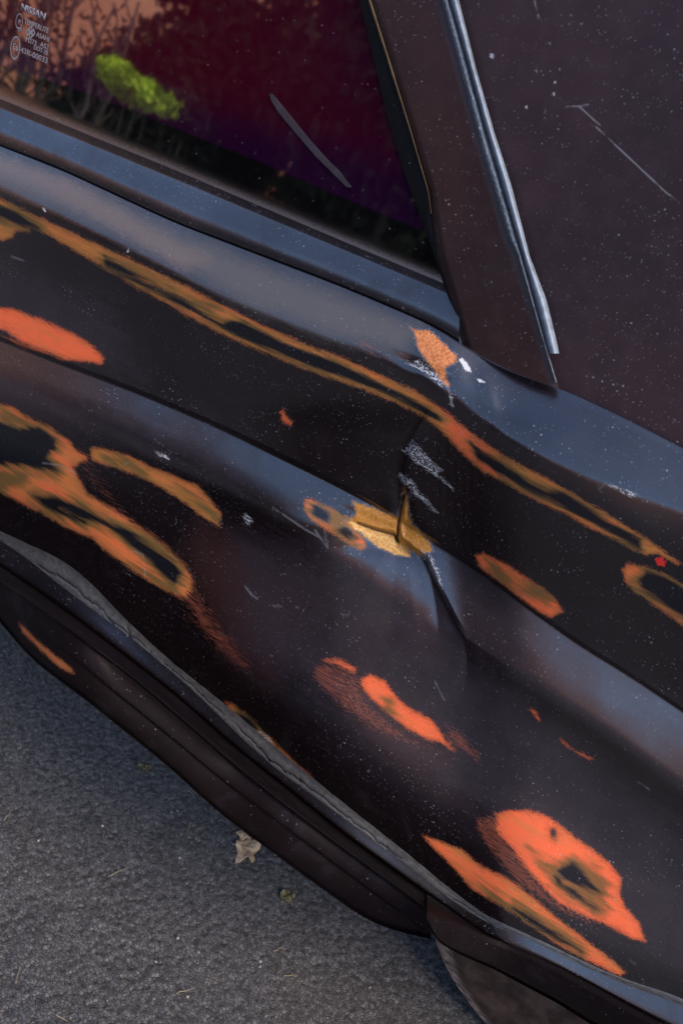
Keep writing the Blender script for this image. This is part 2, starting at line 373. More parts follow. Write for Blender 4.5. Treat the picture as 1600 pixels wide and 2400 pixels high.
def loft(rows, X, start):
    """rows: (curve, tilt, subdivisions). Walk down each image column; every step keeps the pixel and follows the tilt."""
    P = [start]; PX = [np.array(rows[0][0](X))]
    for (f0, t0, _), (f1, t1, n) in zip(rows[:-1], rows[1:]):
        y0, y1, a0, a1 = f0(X), f1(X), t0(X), t1(X)
        for k in range(1, n + 1):
            q = k / n; y = y0 + (y1 - y0) * q; a = a0 + (a1 - a0) * (q - .5 / n)
            P.append(on_plane(X, y, P[-1], np.radians(a))); PX.append(y)
    P, PXs_ = np.stack(P), np.stack(PX)
    # take the steps between neighbouring columns out: smooth inverse depth along the car, sight lines stay
    D_ = P - CP; t = np.linalg.norm(D_, axis=-1); iv = 1 / t
    sg = 34.0; lo, hi = X[0], X[-1]; pad = 4 * sg
    xa = np.arange(lo - pad, hi + pad + 1, 4.0)
    G_ = np.exp(-((X[:, None] - xa[None]) / sg) ** 2 / 2); G_ /= G_.sum(1, keepdims=True)
    out = np.empty_like(iv)
    for i in range(len(iv)):
        r = iv[i]; e = np.interp(xa, X, r)
        e = np.where(xa < lo, 2 * r[0] - np.interp(2 * lo - xa, X, r), e); e = np.where(xa > hi, 2 * r[-1] - np.interp(2 * hi - xa, X, r), e)
        out[i] = G_ @ e
    return CP + D_ / t[..., None] / out[..., None], PXs_

# ---- belt trim (rubbery painted strip between glass and shoulder)
YB = 0.020
Xt = np.arange(-700, 1082, 6.0)
trim_rows = [(off(B, -14), c_(10), 0), (off(B, 0), c_(12), 2), (between(B, Cc, .05), c_(15), 3), (between(B, Cc, .09), c_(30), 4), (between(B, Cc, .22), c_(40), 5), (between(B, Cc, .50), c_(50), 8),
             (between(B, Cc, .66), c_(24), 8), (between(B, Cc, .86), c_(12), 6), (off(Cc, -7), c_(4), 4), (off(Cc, -5), c_(-50), 2), (off(Cc, 5), c_(-55), 4)]
Pt, PXt = loft(trim_rows, Xt, at_y(Xt, trim_rows[0][0](Xt), YB))
k = np.argmin(np.abs(Xt - 700)); YC = float(Pt[-7, :, 1][(Xt > 0) & (Xt < 1000)].mean())

# ---- body panel
X = np.concatenate([np.arange(-700, -100, 10.0), np.arange(-100, 800, 4.0), np.arange(800, 1120, 2.0), np.arange(1120, 1680, 4.0), np.arange(1680, 2401, 10.0)])
yc = np.full_like(X, YC - .003) + smooth01(1000, 1260, X) * .013 - smooth01(1250, 1800, X) * .008
rows = [(off(Cc, 0), c_(60), 0),
        (off(Cc, 5), c_(46), 3),
        (between(Cc, D, .14), tl((0, 36), (900, 36), (1100, 44), (1200, 58), (1600, 56)), 8),
        (between(Cc, D, .55), tl((0, 33), (700, 34), (950, 32), (1050, 24), (1100, 26), (1150, 48), (1210, 58), (1320, 50), (1600, 44)), 22),
        (between(Cc, D, .92), tl((0, 29), (700, 30), (950, 20), (1060, 14), (1110, 20), (1160, 38), (1250, 40), (1600, 34)), 22),
        (off(D, 12), tl((0, 6), (800, 5), (1100, 10), (1600, 10)), 14),
        (E1, tl((0, 2), (700, 2), (1000, 0), (1600, -2)), 10),
        (off(E2, 6), tl((0, -3), (700, -4), (1000, -6), (1600, -4)), 26),
        (between(E2, G, .45), tl((0, 7), (250, 6), (500, -2), (900, -7), (1100, -7), (1300, -6), (1600, -6)), 34),
        (off(G, -9), tl((0, 8), (300, 7), (700, 0), (950, -4), (1150, -3), (1600, -2)), 34),
        (off(G, -3), tl((0, -28), (1600, -28)), 4),
        (off(G, 2), tl((0, -25), (1600, -25)), 4),
        (off(G, 7), tl((0, 31), (700, 32), (950, 28), (1150, 25), (1600, 24)), 4),
        (between(G, H, .45), tl((0, 30), (400, 31), (700, 31), (900, 26), (1100, 25), (1600, 24)), 20),
        (between(G, H, .80), tl((0, 18), (400, 24), (700, 24), (900, 22), (1100, 21), (1600, 20)), 16),
        (off(H, 22), tl((0, 0), (400, -2), (640, -2), (800, 9), (980, 9), (1090, 2), (1300, -4), (1600, -6)), 16),
        (between(H, J, .22), tl((0, 4), (300, 6), (500, 8), (800, 13), (1000, 13), (1200, 12), (1400, 6), (1600, 4)), 24),
        (between(H, J, .55), tl((0, 2), (300, 14), (600, 18), (800, 20), (1100, 20), (1400, 17), (1600, 16)), 40),
        (between(H, J, .85), tl((0, 4), (300, 10), (700, 12), (1000, 14), (1600, 18)), 36),
        (off(J, -14), c_(6), 12),
        (off(J, 2), c_(8), 6),
        (between(J, Lp, .25), c_(40), 6),
        (between(J, Lp, .75), tl((0, 46), (1000, 45), (1150, 40), (1600, 36)), 12),
        (between(J, Lp, .93), tl((0, 42), (1000, 42), (1150, 32), (1600, 30)), 6),
        (off(Lp, 2), c_(-5), 6),
        (off(Lp, 5), c_(-38), 3)]
P, PY = loft(rows, X, at_y(X, rows[0][0](X), yc))
PX = np.broadcast_to(X, PY.shape)
# relief pushed in (positive, away from the camera) or out along the sight line, in metres
g2 = lambda cx, cy, sx, sy, rot=0.0: np.exp(-((((PX - cx) * math.cos(rot) + (PY - cy) * math.sin(rot)) / sx) ** 2 + (((PY - cy) * math.cos(rot) - (PX - cx) * math.sin(rot)) / sy) ** 2))
dl = np.zeros_like(PY)
kink = [(948, 1160), (935, 1225), (945, 1262), (1004, 1306), (1030, 1370), (1065, 1440), (1098, 1500)]
kx = np.interp(PY, [k_[1] for k_ in kink], [k_[0] for k_ in kink])
s_ = kx - PX                                                   # positive on the pushed-in, left side of the fold
wy = smooth01(1225, 1290, PY) * (1 - smooth01(1430, 1560, PY))
dl += .0150 * wy * np.where(s_ > 0, np.exp(-s_ / 190) * (1 - np.exp(-s_ / 5)), 0)
dl -= .0025 * wy * np.where(s_ > 0, np.exp(-s_ / 30), np.exp(s_ / 22))
fx_ = np.interp(PY, [860, 960, 1060, 1160], [1060, 1010, 962, 948]); f_ = fx_ - PX
wf = smooth01(930, 1020, PY) * (1 - smooth01(1190, 1240, PY))
dl += .0060 * wf * np.where(f_ > 0, np.exp(-f_ / 170) * (1 - np.exp(-f_ / 8)), 0)
for (ax, ay, bx, by, amp, wd_) in ((930, 1290, 905, 1560, .0004, 24), (955, 1300, 985, 1590, -.0004, 22), (900, 1300, 800, 1530, -.0004, 28), (860, 1290, 700, 1440, .0004, 24), (1004, 1306, 1040, 1560, .0012, 14), (820, 1260, 640, 1330, -.0006, 16), (1100, 1500, 1240, 1590, -.0016, 14), (1098, 1500, 1085, 1640, .0014, 16)):
    L_ = math.hypot(bx - ax, by - ay); q_ = ((PX - ax) * (bx - ax) + (PY - ay) * (by - ay)) / L_ ** 2; e_ = ((PX - ax) * (by - ay) - (PY - ay) * (bx - ax)) / L_
    wq = smooth01(-.08, .12, q_) * (1 - smooth01(.45, 1.05, q_)); wdq = wd_ * (.5 + np.clip(q_, 0, 1))
    dl += amp * wq * np.exp(-np.abs(e_ / wdq) ** 1.4)
dl += .006 * g2(905, 1245, 95, 40, .45)
dl += -.0035 * g2(880, 1206, 60, 14, .40)
dl += .0035 * g2(945, 1195, 16, 60, -.1)
dl += .003 * g2(760, 1480, 220, 120, .8) - .002 * g2(560, 1400, 60, 160, -.5)
dl += .0018 * g2(1110, 905, 30, 60, -.35) - .0011 * g2(1152, 945, 16, 62, -.30) - .0008 * g2(1075, 880, 60, 48, .6) + .004 * g2(1185, 965, 60, 26, .5)
dl += .0025 * g2(985, 862, 60, 14, .45) - .002 * g2(1010, 890, 50, 12, .7)
dl += .003 * g2(300, 1240, 120, 50, .7) + .0025 * g2(1250, 1850, 200, 90, .7)
dl += .0005 * vnoise(PX / 210, PY / 150, 11) + .00022 * vnoise(PX / 70, PY / 60, 12)
crackl = [(837, 1226), (876, 1241), (906, 1249), (925, 1254), (933, 1270)]
crackv = [(931, 1256), (933, 1230), (941, 1191), (948, 1161)]
dcl = np.minimum(pdist(crackl, PX, PY), pdist(crackv, PX, PY))
dl += .0060 * np.exp(-(dcl / 3.2) ** 2)
dl -= .0028 * np.exp(-(pdist([(x, y - 8) for x, y in crackl], PX, PY) / 7) ** 2) - .0016 * np.exp(-(pdist([(x, y + 9) for x, y in crackl], PX, PY) / 6) ** 2)
dl -= .0020 * np.exp(-(pdist([(x + 8, y) for x, y in crackv], PX, PY) / 6) ** 2)
hole = g2(946, 1166, 3.5, 12, .15) + g2(929, 1262, 4, 8, -.4)
dl += .006 * hole
ray_len = np.linalg.norm(P - CP, axis=-1, keepdims=True)
P = P + (P - CP) / ray_len * dl[..., None]

# ---- sanding and chips: signed distances to traced outlines
xs = np.arange(-60, 1561, 20.0)
band = [(x, float(E1(x)) - 3) for x in np.arange(-280, 1541, 20)] + [(1596, 1321), (1590, 1326), (1540, 1300)] + [(x, float(E2(x)) + 2) for x in np.arange(1514, 60, -20)] + [(70, 545), (40, 540), (30, 556), (8, 566), (-50, 548), (-120, 480), (-200, 410), (-270, 350)]
ORANGE = [band,
 [(-95, 722), (-60, 714), (-10, 718), (31, 721), (102, 747), (168, 778), (219, 808), (245, 839), (240, 854), (194, 849), (153, 844), (102, 823), (51, 803), (15, 778), (-10, 768), (-60, 758), (-92, 742)],
 [(0, 785), (60, 808), (110, 824), (150, 846), (105, 829), (50, 812)],
 [(1456, 1335), (1470, 1320), (1514, 1326), (1555, 1345), (1600, 1368), (1700, 1412), (1775, 1470), (1780, 1520), (1740, 1540), (1680, 1512), (1600, 1468), (1550, 1430), (1489, 1390), (1463, 1358)],
 [(1111, 1301), (1132, 1296), (1178, 1316), (1234, 1352), (1300, 1398), (1320, 1434), (1290, 1449), (1259, 1434), (1188, 1378), (1127, 1332)],
 [(-160, 1010), (-120, 950), (-60, 932), (0, 946), (31, 951), (66, 977), (122, 1002), (158, 1028), (179, 1053), (209, 1068), (204, 1079), (173, 1094), (184, 1119), (204, 1155), (265, 1191), (327, 1232), (388, 1278), (429, 1318), (449, 1349), (454, 1385), (434, 1405), (398, 1390), (357, 1369), (306, 1334), (255, 1298), (214, 1262), (153, 1237), (92, 1201), (41, 1176), (0, 1155), (-80, 1120), (-140, 1070)],
 [(209, 1048), (235, 1048), (306, 1068), (357, 1094), (408, 1114), (459, 1135), (490, 1165), (520, 1206), (515, 1237), (480, 1216), (434, 1181), (388, 1150), (332, 1119), (276, 1099), (214, 1079)],
 [(715, 1168), (730, 1168), (772, 1188), (814, 1210), (830, 1230), (853, 1260), (860, 1283), (845, 1291), (814, 1276), (768, 1245), (726, 1218), (711, 1195)],
 [(846, 1589), (866, 1579), (902, 1594), (933, 1635), (968, 1665), (1014, 1686), (1040, 1727), (1065, 1762), (1030, 1742), (994, 1732), (948, 1706), (912, 1676), (866, 1635), (843, 1609)],
 [(755, 1545), (800, 1546), (840, 1568), (830, 1578), (790, 1560)],
 [(1162, 1907), (1193, 1897), (1234, 1897), (1285, 1912), (1331, 1948), (1387, 1989), (1433, 2024), (1458, 2060), (1453, 2091), (1468, 2127), (1499, 2162), (1514, 2208), (1479, 2203), (1438, 2178), (1377, 2152), (1310, 2121), (1274, 2086), (1239, 2045), (1198, 1994), (1157, 1948)],
 [(989, 1958), (1024, 1968), (1081, 1989), (1127, 2030), (1183, 2055), (1249, 2101), (1300, 2147), (1361, 2193), (1433, 2249), (1468, 2280), (1453, 2290), (1387, 2259), (1310, 2218), (1244, 2172), (1178, 2127), (1106, 2086), (1055, 2030), (1014, 1989)],
 [(526, 1642), (551, 1652), (587, 1683), (622, 1718), (679, 1774), (735, 1826), (704, 1812), (638, 1752), (561, 1702), (536, 1667)],
 [(653, 966), (663, 958), (672, 975), (688, 990), (680, 998), (660, 986)],
 [(1239, 1662), (1252, 1664), (1268, 1688), (1262, 1691), (1248, 1672)],
 [(1311, 1730), (1330, 1745), (1360, 1765), (1390, 1778), (1386, 1783), (1350, 1766), (1322, 1746)]]
CHIP_OFF = [[(1290, 1946), (1299, 1944), (1304, 1955), (1300, 1968), (1293, 1962)]]
BLACK = [
 [(-90, 452), (-10, 482), (40, 500), (92, 532), (92, 540), (40, 522), (-10, 503), (-60, 482)],
 [(x, float(E1(x)) + float(np.interp(x, [240, 330, 400, 520, 560, 800, 1020], [20, 26, 36, 44, 16, 14, 22]))) for x in range(245, 1021, 25)] + [(1030, 985)] + [(x, float(E2(x)) - float(np.interp(x, [240, 400, 700, 1000], [8, 14, 12, 12]))) for x in range(1000, 244, -25)],
 [(x, float(E1(x)) + float(np.interp(x, [1100, 1170, 1240, 1290, 1320, 1500], [24, 22, 30, 24, 9, 7]))) for x in range(1102, 1503, 20)] + [(x, float(E2(x)) - float(np.interp(x, [1100, 1300, 1500], [16, 11, 8]))) for x in range(1500, 1105, -20)],
 [(1496, 1357), (1514, 1340), (1555, 1352), (1600, 1381), (1690, 1424), (1745, 1474), (1745, 1508), (1680, 1488), (1600, 1446), (1540, 1405), (1504, 1380)],
 [(-105, 1030), (-80, 1000), (-50, 988), (0, 992), (41, 1007), (92, 1002), (128, 1028), (133, 1048), (107, 1073), (133, 1104), (92, 1099), (51, 1089), (0, 1089), (-60, 1080), (-100, 1055)],
 [(82, 1165), (128, 1165), (173, 1181), (224, 1206), (265, 1232), (306, 1252), (357, 1288), (403, 1318), (423, 1344), (408, 1367), (378, 1344), (337, 1303), (286, 1257), (235, 1227), (173, 1206), (140, 1190), (200, 1225), (150, 1208), (100, 1184)],
 [(730, 1184), (745, 1184), (768, 1200), (770, 1225), (752, 1218), (734, 1208)],
 [(790, 1244), (818, 1238), (838, 1262), (835, 1270), (807, 1262)],
 [(1310, 2040), (1341, 2024), (1366, 2045), (1392, 2076), (1412, 2101), (1387, 2091), (1356, 2076), (1320, 2060)],
 [(1300, 2055), (1312, 2060), (1315, 2076), (1341, 2086), (1372, 2111), (1412, 2137), (1392, 2132), (1341, 2101), (1305, 2070)],
 [(1203, 2127), (1249, 2152), (1310, 2193), (1361, 2229), (1366, 2239), (1300, 2203), (1234, 2157)],
 [(556, 1670), (587, 1688), (602, 1708), (571, 1698)]]
OLIVE = [
 [(1137, 1316), (1167, 1327), (1208, 1367), (1259, 1383), (1295, 1408), (1280, 1418), (1223, 1393), (1157, 1347)],
 [(250, 1068), (300, 1078), (345, 1106), (330, 1112), (280, 1092)], [(408, 1136), (449, 1148), (490, 1185), (510, 1215), (459, 1172)],
 [(730, 1184), (761, 1188), (807, 1214), (830, 1249), (845, 1272), (807, 1264), (772, 1237), (734, 1214)],
 [(1235, 1985), (1265, 2010), (1310, 2028), (1345, 2016), (1400, 2040), (1430, 2075), (1420, 2105), (1370, 2110), (1300, 2060), (1255, 2020)],
 [(1110, 2055), (1127, 2066), (1160, 2085), (1180, 2115), (1230, 2140), (1200, 2130), (1150, 2100)],
 [(898, 1640), (912, 1640), (918, 1668), (905, 1664)],
 [(388, 690), (434, 700), (500, 700), (520, 722), (490, 735)], [(560, 1675), (545, 1660), (575, 1672), (600, 1700)],
 [(0, 1100), (60, 1110), (60, 1130), (0, 1150), (-60, 1140)], [(0, 965), (50, 975), (110, 1003), (60, 1000), (0, 990)],
 [(300, 1322), (360, 1335), (400, 1385), (345, 1350)]]
STREAK = [([(735, 1545), (800, 1540), (850, 1580), (870, 1640), (960, 1720), (1060, 1765), (1030, 1775), (960, 1760), (880, 1725), (780, 1660), (715, 1590)], .75, 30),
 [[(1030, 1680), (1090, 1715), (1140, 1775), (1120, 1795), (1050, 1750)], .8, 20],
 [[(1106, 1912), (1170, 1900), (1210, 1990), (1290, 2095), (1400, 2165), (1390, 2180), (1300, 2140), (1210, 2080), (1150, 2010), (1110, 1950)], .9, 22],
 [[(380, 1360), (460, 1340), (500, 1420), (570, 1510), (620, 1610), (540, 1570), (450, 1480)], .85, 45],
 [[(480, 1195), (520, 1215), (545, 1260), (500, 1240)], .5, 20],
 [[(180, 1050), (220, 1080), (330, 1215), (460, 1320), (500, 1400), (440, 1350), (300, 1230), (180, 1120)], .5, 25],
 [[(300, 650), (520, 790), (700, 900), (760, 960), (560, 860), (380, 740), (240, 640)], .35, 30],
 [[(-40, 610), (60, 640), (90, 690), (30, 700), (-40, 680)], .22, 40],
 [[(840, 790), (960, 830), (970, 850), (900, 848), (830, 820)], .5, 15],
 [[(745, 1760), (770, 1745), (790, 1770), (760, 1790)], .35, 15]]
TAN = [[(-160, 320), (-60, 360), (66, 402), (153, 428), (265, 490), (357, 546), (485, 608), (434, 622), (357, 575), (286, 535), (194, 484), (76, 424), (-60, 375)]]
GREY = [[(-650, 110), (-60, 345), (200, 440), (420, 550), (700, 660), (980, 770), (940, 820), (760, 780), (500, 660), (200, 500), (-60, 400), (-650, 160)], [(420, 585), (600, 640), (800, 720), (900, 770), (880, 800), (760, 760), (600, 720), (480, 650)]]
RUST = [[(824, 1172), (868, 1188), (902, 1203), (933, 1212), (941, 1184), (946, 1157), (954, 1166), (960, 1203), (964, 1233), (973, 1237), (1006, 1272), (1013, 1291), (996, 1300), (979, 1304), (956, 1276), (962, 1306), (929, 1302), (883, 1283), (876, 1272), (853, 1260), (845, 1251), (818, 1239), (810, 1222), (833, 1203)],
 [(961, 765), (986, 773), (1005, 774), (1024, 790), (1050, 816), (1069, 832), (1066, 848), (1053, 857), (1043, 863), (1045, 889), (1051, 903), (1034, 889), (1012, 863), (992, 838), (980, 812), (973, 790)]]
PALE = [[(812, 1218), (837, 1226), (876, 1243), (925, 1258), (950, 1290), (962, 1306), (929, 1302), (883, 1285), (845, 1255)]]
WHITE = [[(950, 1057), (965, 1034), (990, 1057), (1012, 1085), (1036, 1103), (1021, 1107), (983, 1080)], [(945, 1055), (985, 1080), (1020, 1106), (1063, 1147), (1016, 1110), (980, 1086)],
 [(937, 1111), (964, 1126), (983, 1153), (1025, 1201), (975, 1161), (940, 1125)], [(1002, 1306), (1016, 1312), (1027, 1340), (1034, 1378), (1013, 1344)],
 [(950, 850), (985, 848), (1020, 872), (1040, 905), (1025, 895), (985, 866)], [(1054, 928), (1058, 928), (1062, 950), (1056, 946)],
 [(985, 1290), (1010, 1300), (1015, 1325), (995, 1310)], [(570, 1208), (576, 1204), (590, 1224), (578, 1228)], [(1430, 1135), (1470, 1150), (1500, 1165), (1470, 1160)],
 [(604, 1712), (625, 1722), (640, 1750), (620, 1745)], [(362, 1054), (396, 1070), (398, 1078), (372, 1066)]]
CHIP = [[(1074, 841), (1085, 840), (1100, 858), (1104, 872), (1090, 868)], [(1113, 885), (1128, 890), (1137, 896), (1125, 897)], [(971, 847), (983, 843), (980, 850)], [(101, 486), (106, 490), (108, 498), (103, 494)], [(298, 590), (303, 577), (301, 592)]]
HAIR = [[(572, 1372), (590, 1395), (604, 1404)], [(640, 1420), (700, 1424)], [(100, 1085), (140, 1090), (178, 1110)], [(760, 1240), (768, 1286)], [(738, 1242), (768, 1286)],
 [(1004, 1310), (1030, 1375), (1060, 1440), (1096, 1498)], [(25, 600), (72, 616)], [(1400, 1150), (1420, 1130)], [(270, 1095), (300, 1085)], [(800, 1440), (845, 1450)],
 [(1040, 892), (1052, 915), (1060, 955)], [(640, 1190), (720, 1244), (770, 1270)], [(1490, 1830), (1520, 1850)], [(1020, 1600), (1040, 1640)], [(1475, 2250), (1490, 2262)], [(310, 1290), (335, 1300), (340, 1350)]]
def field(polys): 
    o = np.full(PY.shape, -70.0)
    for p in polys: o = np.maximum(o, sdist(p, PX, PY))
    return o
A = {}
A['w_orange'] = np.minimum(field(ORANGE), -field(CHIP_OFF) + 0)
A['w_black'] = field(BLACK)
A['w_olive'] = np.maximum(field(OLIVE), np.maximum(field(BLACK[:1] + BLACK[3:]) + 11, field(BLACK[1:3]) + 3))
A['w_rust'] = field(RUST)
A['w_tan'] = field(TAN); A['w_grey'] = field(GREY)
A['w_white'] = field(WHITE); A['w_chip'] = field(CHIP)
A['w_redpaint'] = field([[(1533, 1310), (1550, 1306), (1560, 1318), (1555, 1328), (1540, 1324)]])
A['w_pale'] = smooth01(-3, 3, field(PALE))
A['w_red'] = smooth01(1000, 940, PY)
A['w_crack'] = np.maximum(np.exp(-(dcl / 2.2) ** 2), np.clip(hole, 0, 1))
A['w_hair'] = np.exp(-(np.minimum.reduce([pdist(h, PX, PY, 60) for h in HAIR]) / 3.0) ** 2)
st_ = np.zeros(PY.shape)
for poly, amt, soft in STREAK: st_ = np.maximum(st_, amt * smooth01(-soft * .4, soft, sdist(poly, PX, PY)))
A['w_streak'] = st_
A['w_haze'] = field([[(560, 1260), (760, 1300), (1000, 1330), (1090, 1520), (1300, 1700), (1480, 1850), (2350, 2480), (2350, 2760), (1700, 2320), (1400, 2150), (1150, 1950), (900, 1780), (720, 1650), (560, 1500)], [(980, 1300), (1150, 1400), (1400, 1560), (2350, 2215), (2350, 2310), (1700, 1870), (1400, 1690), (1150, 1520)], [(-400, 430), (-60, 600), (250, 720), (330, 880), (100, 810), (-60, 760), (-400, 600)], [(-650, 580), (-60, 830), (300, 960), (600, 1100), (560, 1130), (200, 980), (-60, 890), (-650, 640)]])  # zones that get the painted sky haze
A['w_brown'] = field([[(470, 1210), (560, 1270), (700, 1340), (740, 1420), (640, 1610), (540, 1540), (470, 1400), (430, 1290)], [(960, 1400), (1060, 1420), (1085, 1500), (1000, 1560), (940, 1500)], [(1110, 1400), (1180, 1450), (1230, 1560), (1150, 1530), (1100, 1480)], [(-60, 820), (100, 900), (200, 990), (60, 960), (-60, 920), (-180, 840)]])
# where the sanding went towards the ochre layer (band, lower-left sweep, rings) rather than stopping in the red-orange primer
fd = np.full(PY.shape, .15)
for poly, v in ((ORANGE[0], .85), (ORANGE[3], .55), (ORANGE[4], .35), (ORANGE[5], .6), (ORANGE[6], .85), (ORANGE[7], .5), (ORANGE[11], .45), (ORANGE[12], .7)):
    fd = np.maximum(fd, v * smooth01(-12, 0, sdist(poly, PX, PY)))
fd = fd - .55 * smooth01(1020, 1070, PX) * smooth01(-8, 0, sdist(ORANGE[0], PX, PY)) * (1 - smooth01(1090, 1250, PX))
A['w_fade'] = np.clip(fd, 0, 1)
nr, nc = PY.shape
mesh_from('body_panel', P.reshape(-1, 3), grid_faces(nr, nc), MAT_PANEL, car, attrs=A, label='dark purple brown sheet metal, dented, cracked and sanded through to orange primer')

# ---- belt trim mesh
MAT_TRIM = paint_material('belt_trim_paint', False, (.007, .006, .0075), .45, 1.0, .24, 1.1, spec=.08, coatior=1.85)
mesh_from('belt_trim', Pt.reshape(-1, 3), grid_faces(*PXt.shape), MAT_TRIM, car)

# ---- sill below the lip
Xs = np.arange(-700, 1012, 6.0)
lipP = P[-1][:, :]
sx = np.interp(Xs, X, np.arange(len(X))); i0 = sx.astype(int)
startS = lipP[np.clip(i0, 0, len(X) - 1)]
sill_rows = [(off(Lp, 3), c_(-40), 0), (between(Lp, S1, .35), c_(-46), 6), (between(Lp, S1, .8), c_(-34), 8), (off(S1, -2), c_(0), 4), (off(S1, 3), c_(42), 3), (between(S1, S2, .45), c_(30), 6), (off(S2, -4), c_(12), 8),
             (off(S2, 0), c_(-30), 3), (off(S2, 5), c_(18), 3), (between(S2, S3, .5), c_(8), 8), (off(S3, -8), c_(-4), 8), (S3, c_(-40), 4), (off(S3, 3), c_(-48), 2)]
startS = on_plane(Xs, sill_rows[0][0](Xs), startS + np.array([0, .004, 0]), np.zeros_like(Xs))
Ps, PYs = loft(sill_rows, Xs, startS)
PXs = np.broadcast_to(Xs, PYs.shape)
As = {k_: np.full(PYs.shape, -70.0) for k_ in A}
for k_ in ('w_pale', 'w_red', 'w_crack', 'w_hair', 'w_streak'): As[k_] = np.zeros(PYs.shape)
As['w_fade'] = np.full(PYs.shape, .55)
As['w_orange'] = sdist([(41, 1456), (56, 1470), (117, 1526), (163, 1563), (172, 1580), (133, 1560), (82, 1513), (52, 1480)], PXs, PYs)
mesh_from('sill', Ps.reshape(-1, 3), grid_faces(*PYs.shape), MAT_SILL, car, attrs=As)

# ---- valance beyond the sill's end (dark panel under the lip)
Xv = np.arange(1000, 2400, 8.0)
Vt = curve([(1000, 2148), (1040, 2156), (1085, 2170), (1132, 2194), (1259, 2240), (1361, 2294), (1514, 2380), (1600, 2424), (2400, 2936)], .5)
_vt = Vt; Vt = lambda x: np.maximum(_vt(x), Lp(x) + 6)
V1 = curve([(1000, 2156), (1010, 2176), (1024, 2203), (1065, 2229), (1157, 2269), (1310, 2351), (1387, 2400), (1600, 2520), (2400, 3060)], .3)
sx = np.interp(Xv, X, np.arange(len(X))).astype(int)
vstart = on_plane(Xv, Lp(Xv) + 3, lipP[sx] + np.array([0, .002, 0]), np.zeros_like(Xv))
Pv, PYv = loft([(off(Lp, 3), c_(-38), 0), (lambda x: Vt(x) - 1, c_(-40), 5), (lambda x: Vt(x) + 1, c_(30), 2), (between(Vt, V1, .14), c_(34), 4), (between(Vt, V1, .22), c_(0), 4), (between(Vt, V1, .8), c_(-14), 12), (V1, c_(-40), 5), (off(V1, 4), c_(-50), 2)], Xv, vstart)
Av = {k_: np.full(PYv.shape, -70.0 if k_ not in ('w_pale', 'w_red', 'w_crack', 'w_hair', 'w_streak', 'w_fade') else 0.0) for k_ in A}
mesh_from('valance', Pv.reshape(-1, 3), grid_faces(*PYv.shape), MAT_SILL, car, attrs=Av)

# ---- cracked seam sealant along the lip
def build_bead():
    xb = np.concatenate([np.arange(-700, -60, 12.0), np.arange(-60, 1660, 3.0), np.arange(1660, 2400, 12.0)]); n = 15
    jj, kk = J(xb) - 3, K(xb) + 3
    wid = np.interp(xb, [0, 150, 230, 330, 420, 560, 640, 760, 1100, 1600], [.9, 1.0, 1.0, .85, .8, 1.0, 1.05, .95, .9, .9])
    ref = np.stack([np.interp(xb, X, P[-22, :, i]) for i in range(3)], -1)
    q = np.linspace(0, 1, n)[:, None]
    py = jj + (kk - jj) * (q - .0) * wid
    px = np.broadcast_to(xb, py.shape)
    # base: the panel's own surface at the same pixels
    base = np.empty(py.shape + (3,))
    for c, xv in enumerate(xb):
        f = np.interp(xv, X, np.arange(len(X))); a = int(np.clip(f, 0, len(X) - 2)); w = f - a
        for i in range(3):
            base[:, c, i] = np.interp(py[:, c], PY[:, a], P[:, a, i]) * (1 - w) + np.interp(py[:, c], PY[:, a + 1], P[:, a + 1, i]) * w
    prof = np.clip(np.sin(np.pi * np.clip(q * 1.0 + .0, 0, 1)), 0, 1) ** .6
    lump = .62 + .22 * vnoise(px / 60, py / 20, 21) + .08 * vnoise(px / 15, py / 8, 22)
    gap = np.exp(-((q - (.72 + .12 * vnoise(xb / 33, xb * 0 + 1, 23) + .07 * vnoise(xb / 9, xb * 0 + 4, 24))) / .055) ** 2) * smooth01(-.45, .05, vnoise(xb / 60, xb * 0, 25) + .25)
    cross = np.zeros_like(py)
    for cx in (262, 300, 352, 401, 470, 700, 905): cross = np.maximum(cross, np.exp(-((px - cx - 6 * vnoise(py / 8, py * 0, cx)) / 2.2) ** 2) * smooth01(.3, .55, q))
    h = .0030 * prof * lump * (1 - .95 * gap) * (1 - .6 * cross) - .0006
    d = (base - CP); d /= np.linalg.norm(d, axis=-1, keepdims=True)
    V = base - d * h[..., None]
    m = M('weathered_seam_sealant')
    n1 = m.noise(180, 5, .65); n2 = m.noise(30, 3)
    col = m.mix(m.ss(n1, .35, .68), (.040, .037, .036), (.070, .066, .063))
    col = m.mix(m.math('MULTIPLY', m.ss(n2, .45, .7), .6), col, (.035, .033, .035))
    col = m.mix(m.ss(m.attr('gap'), .25, .8), col, (.012, .010, .009))
    mat = m.set(color=col, rough=.5, spec=.5, normal=m.bump(n1, .35, .0010))
    mesh_from('seam_sealant', V.reshape(-1, 3), grid_faces(*py.shape), mat, car, attrs=dict(gap=np.maximum(gap, cross * .9)), label='cracked grey sealant bead along the lower lip')
build_bead()

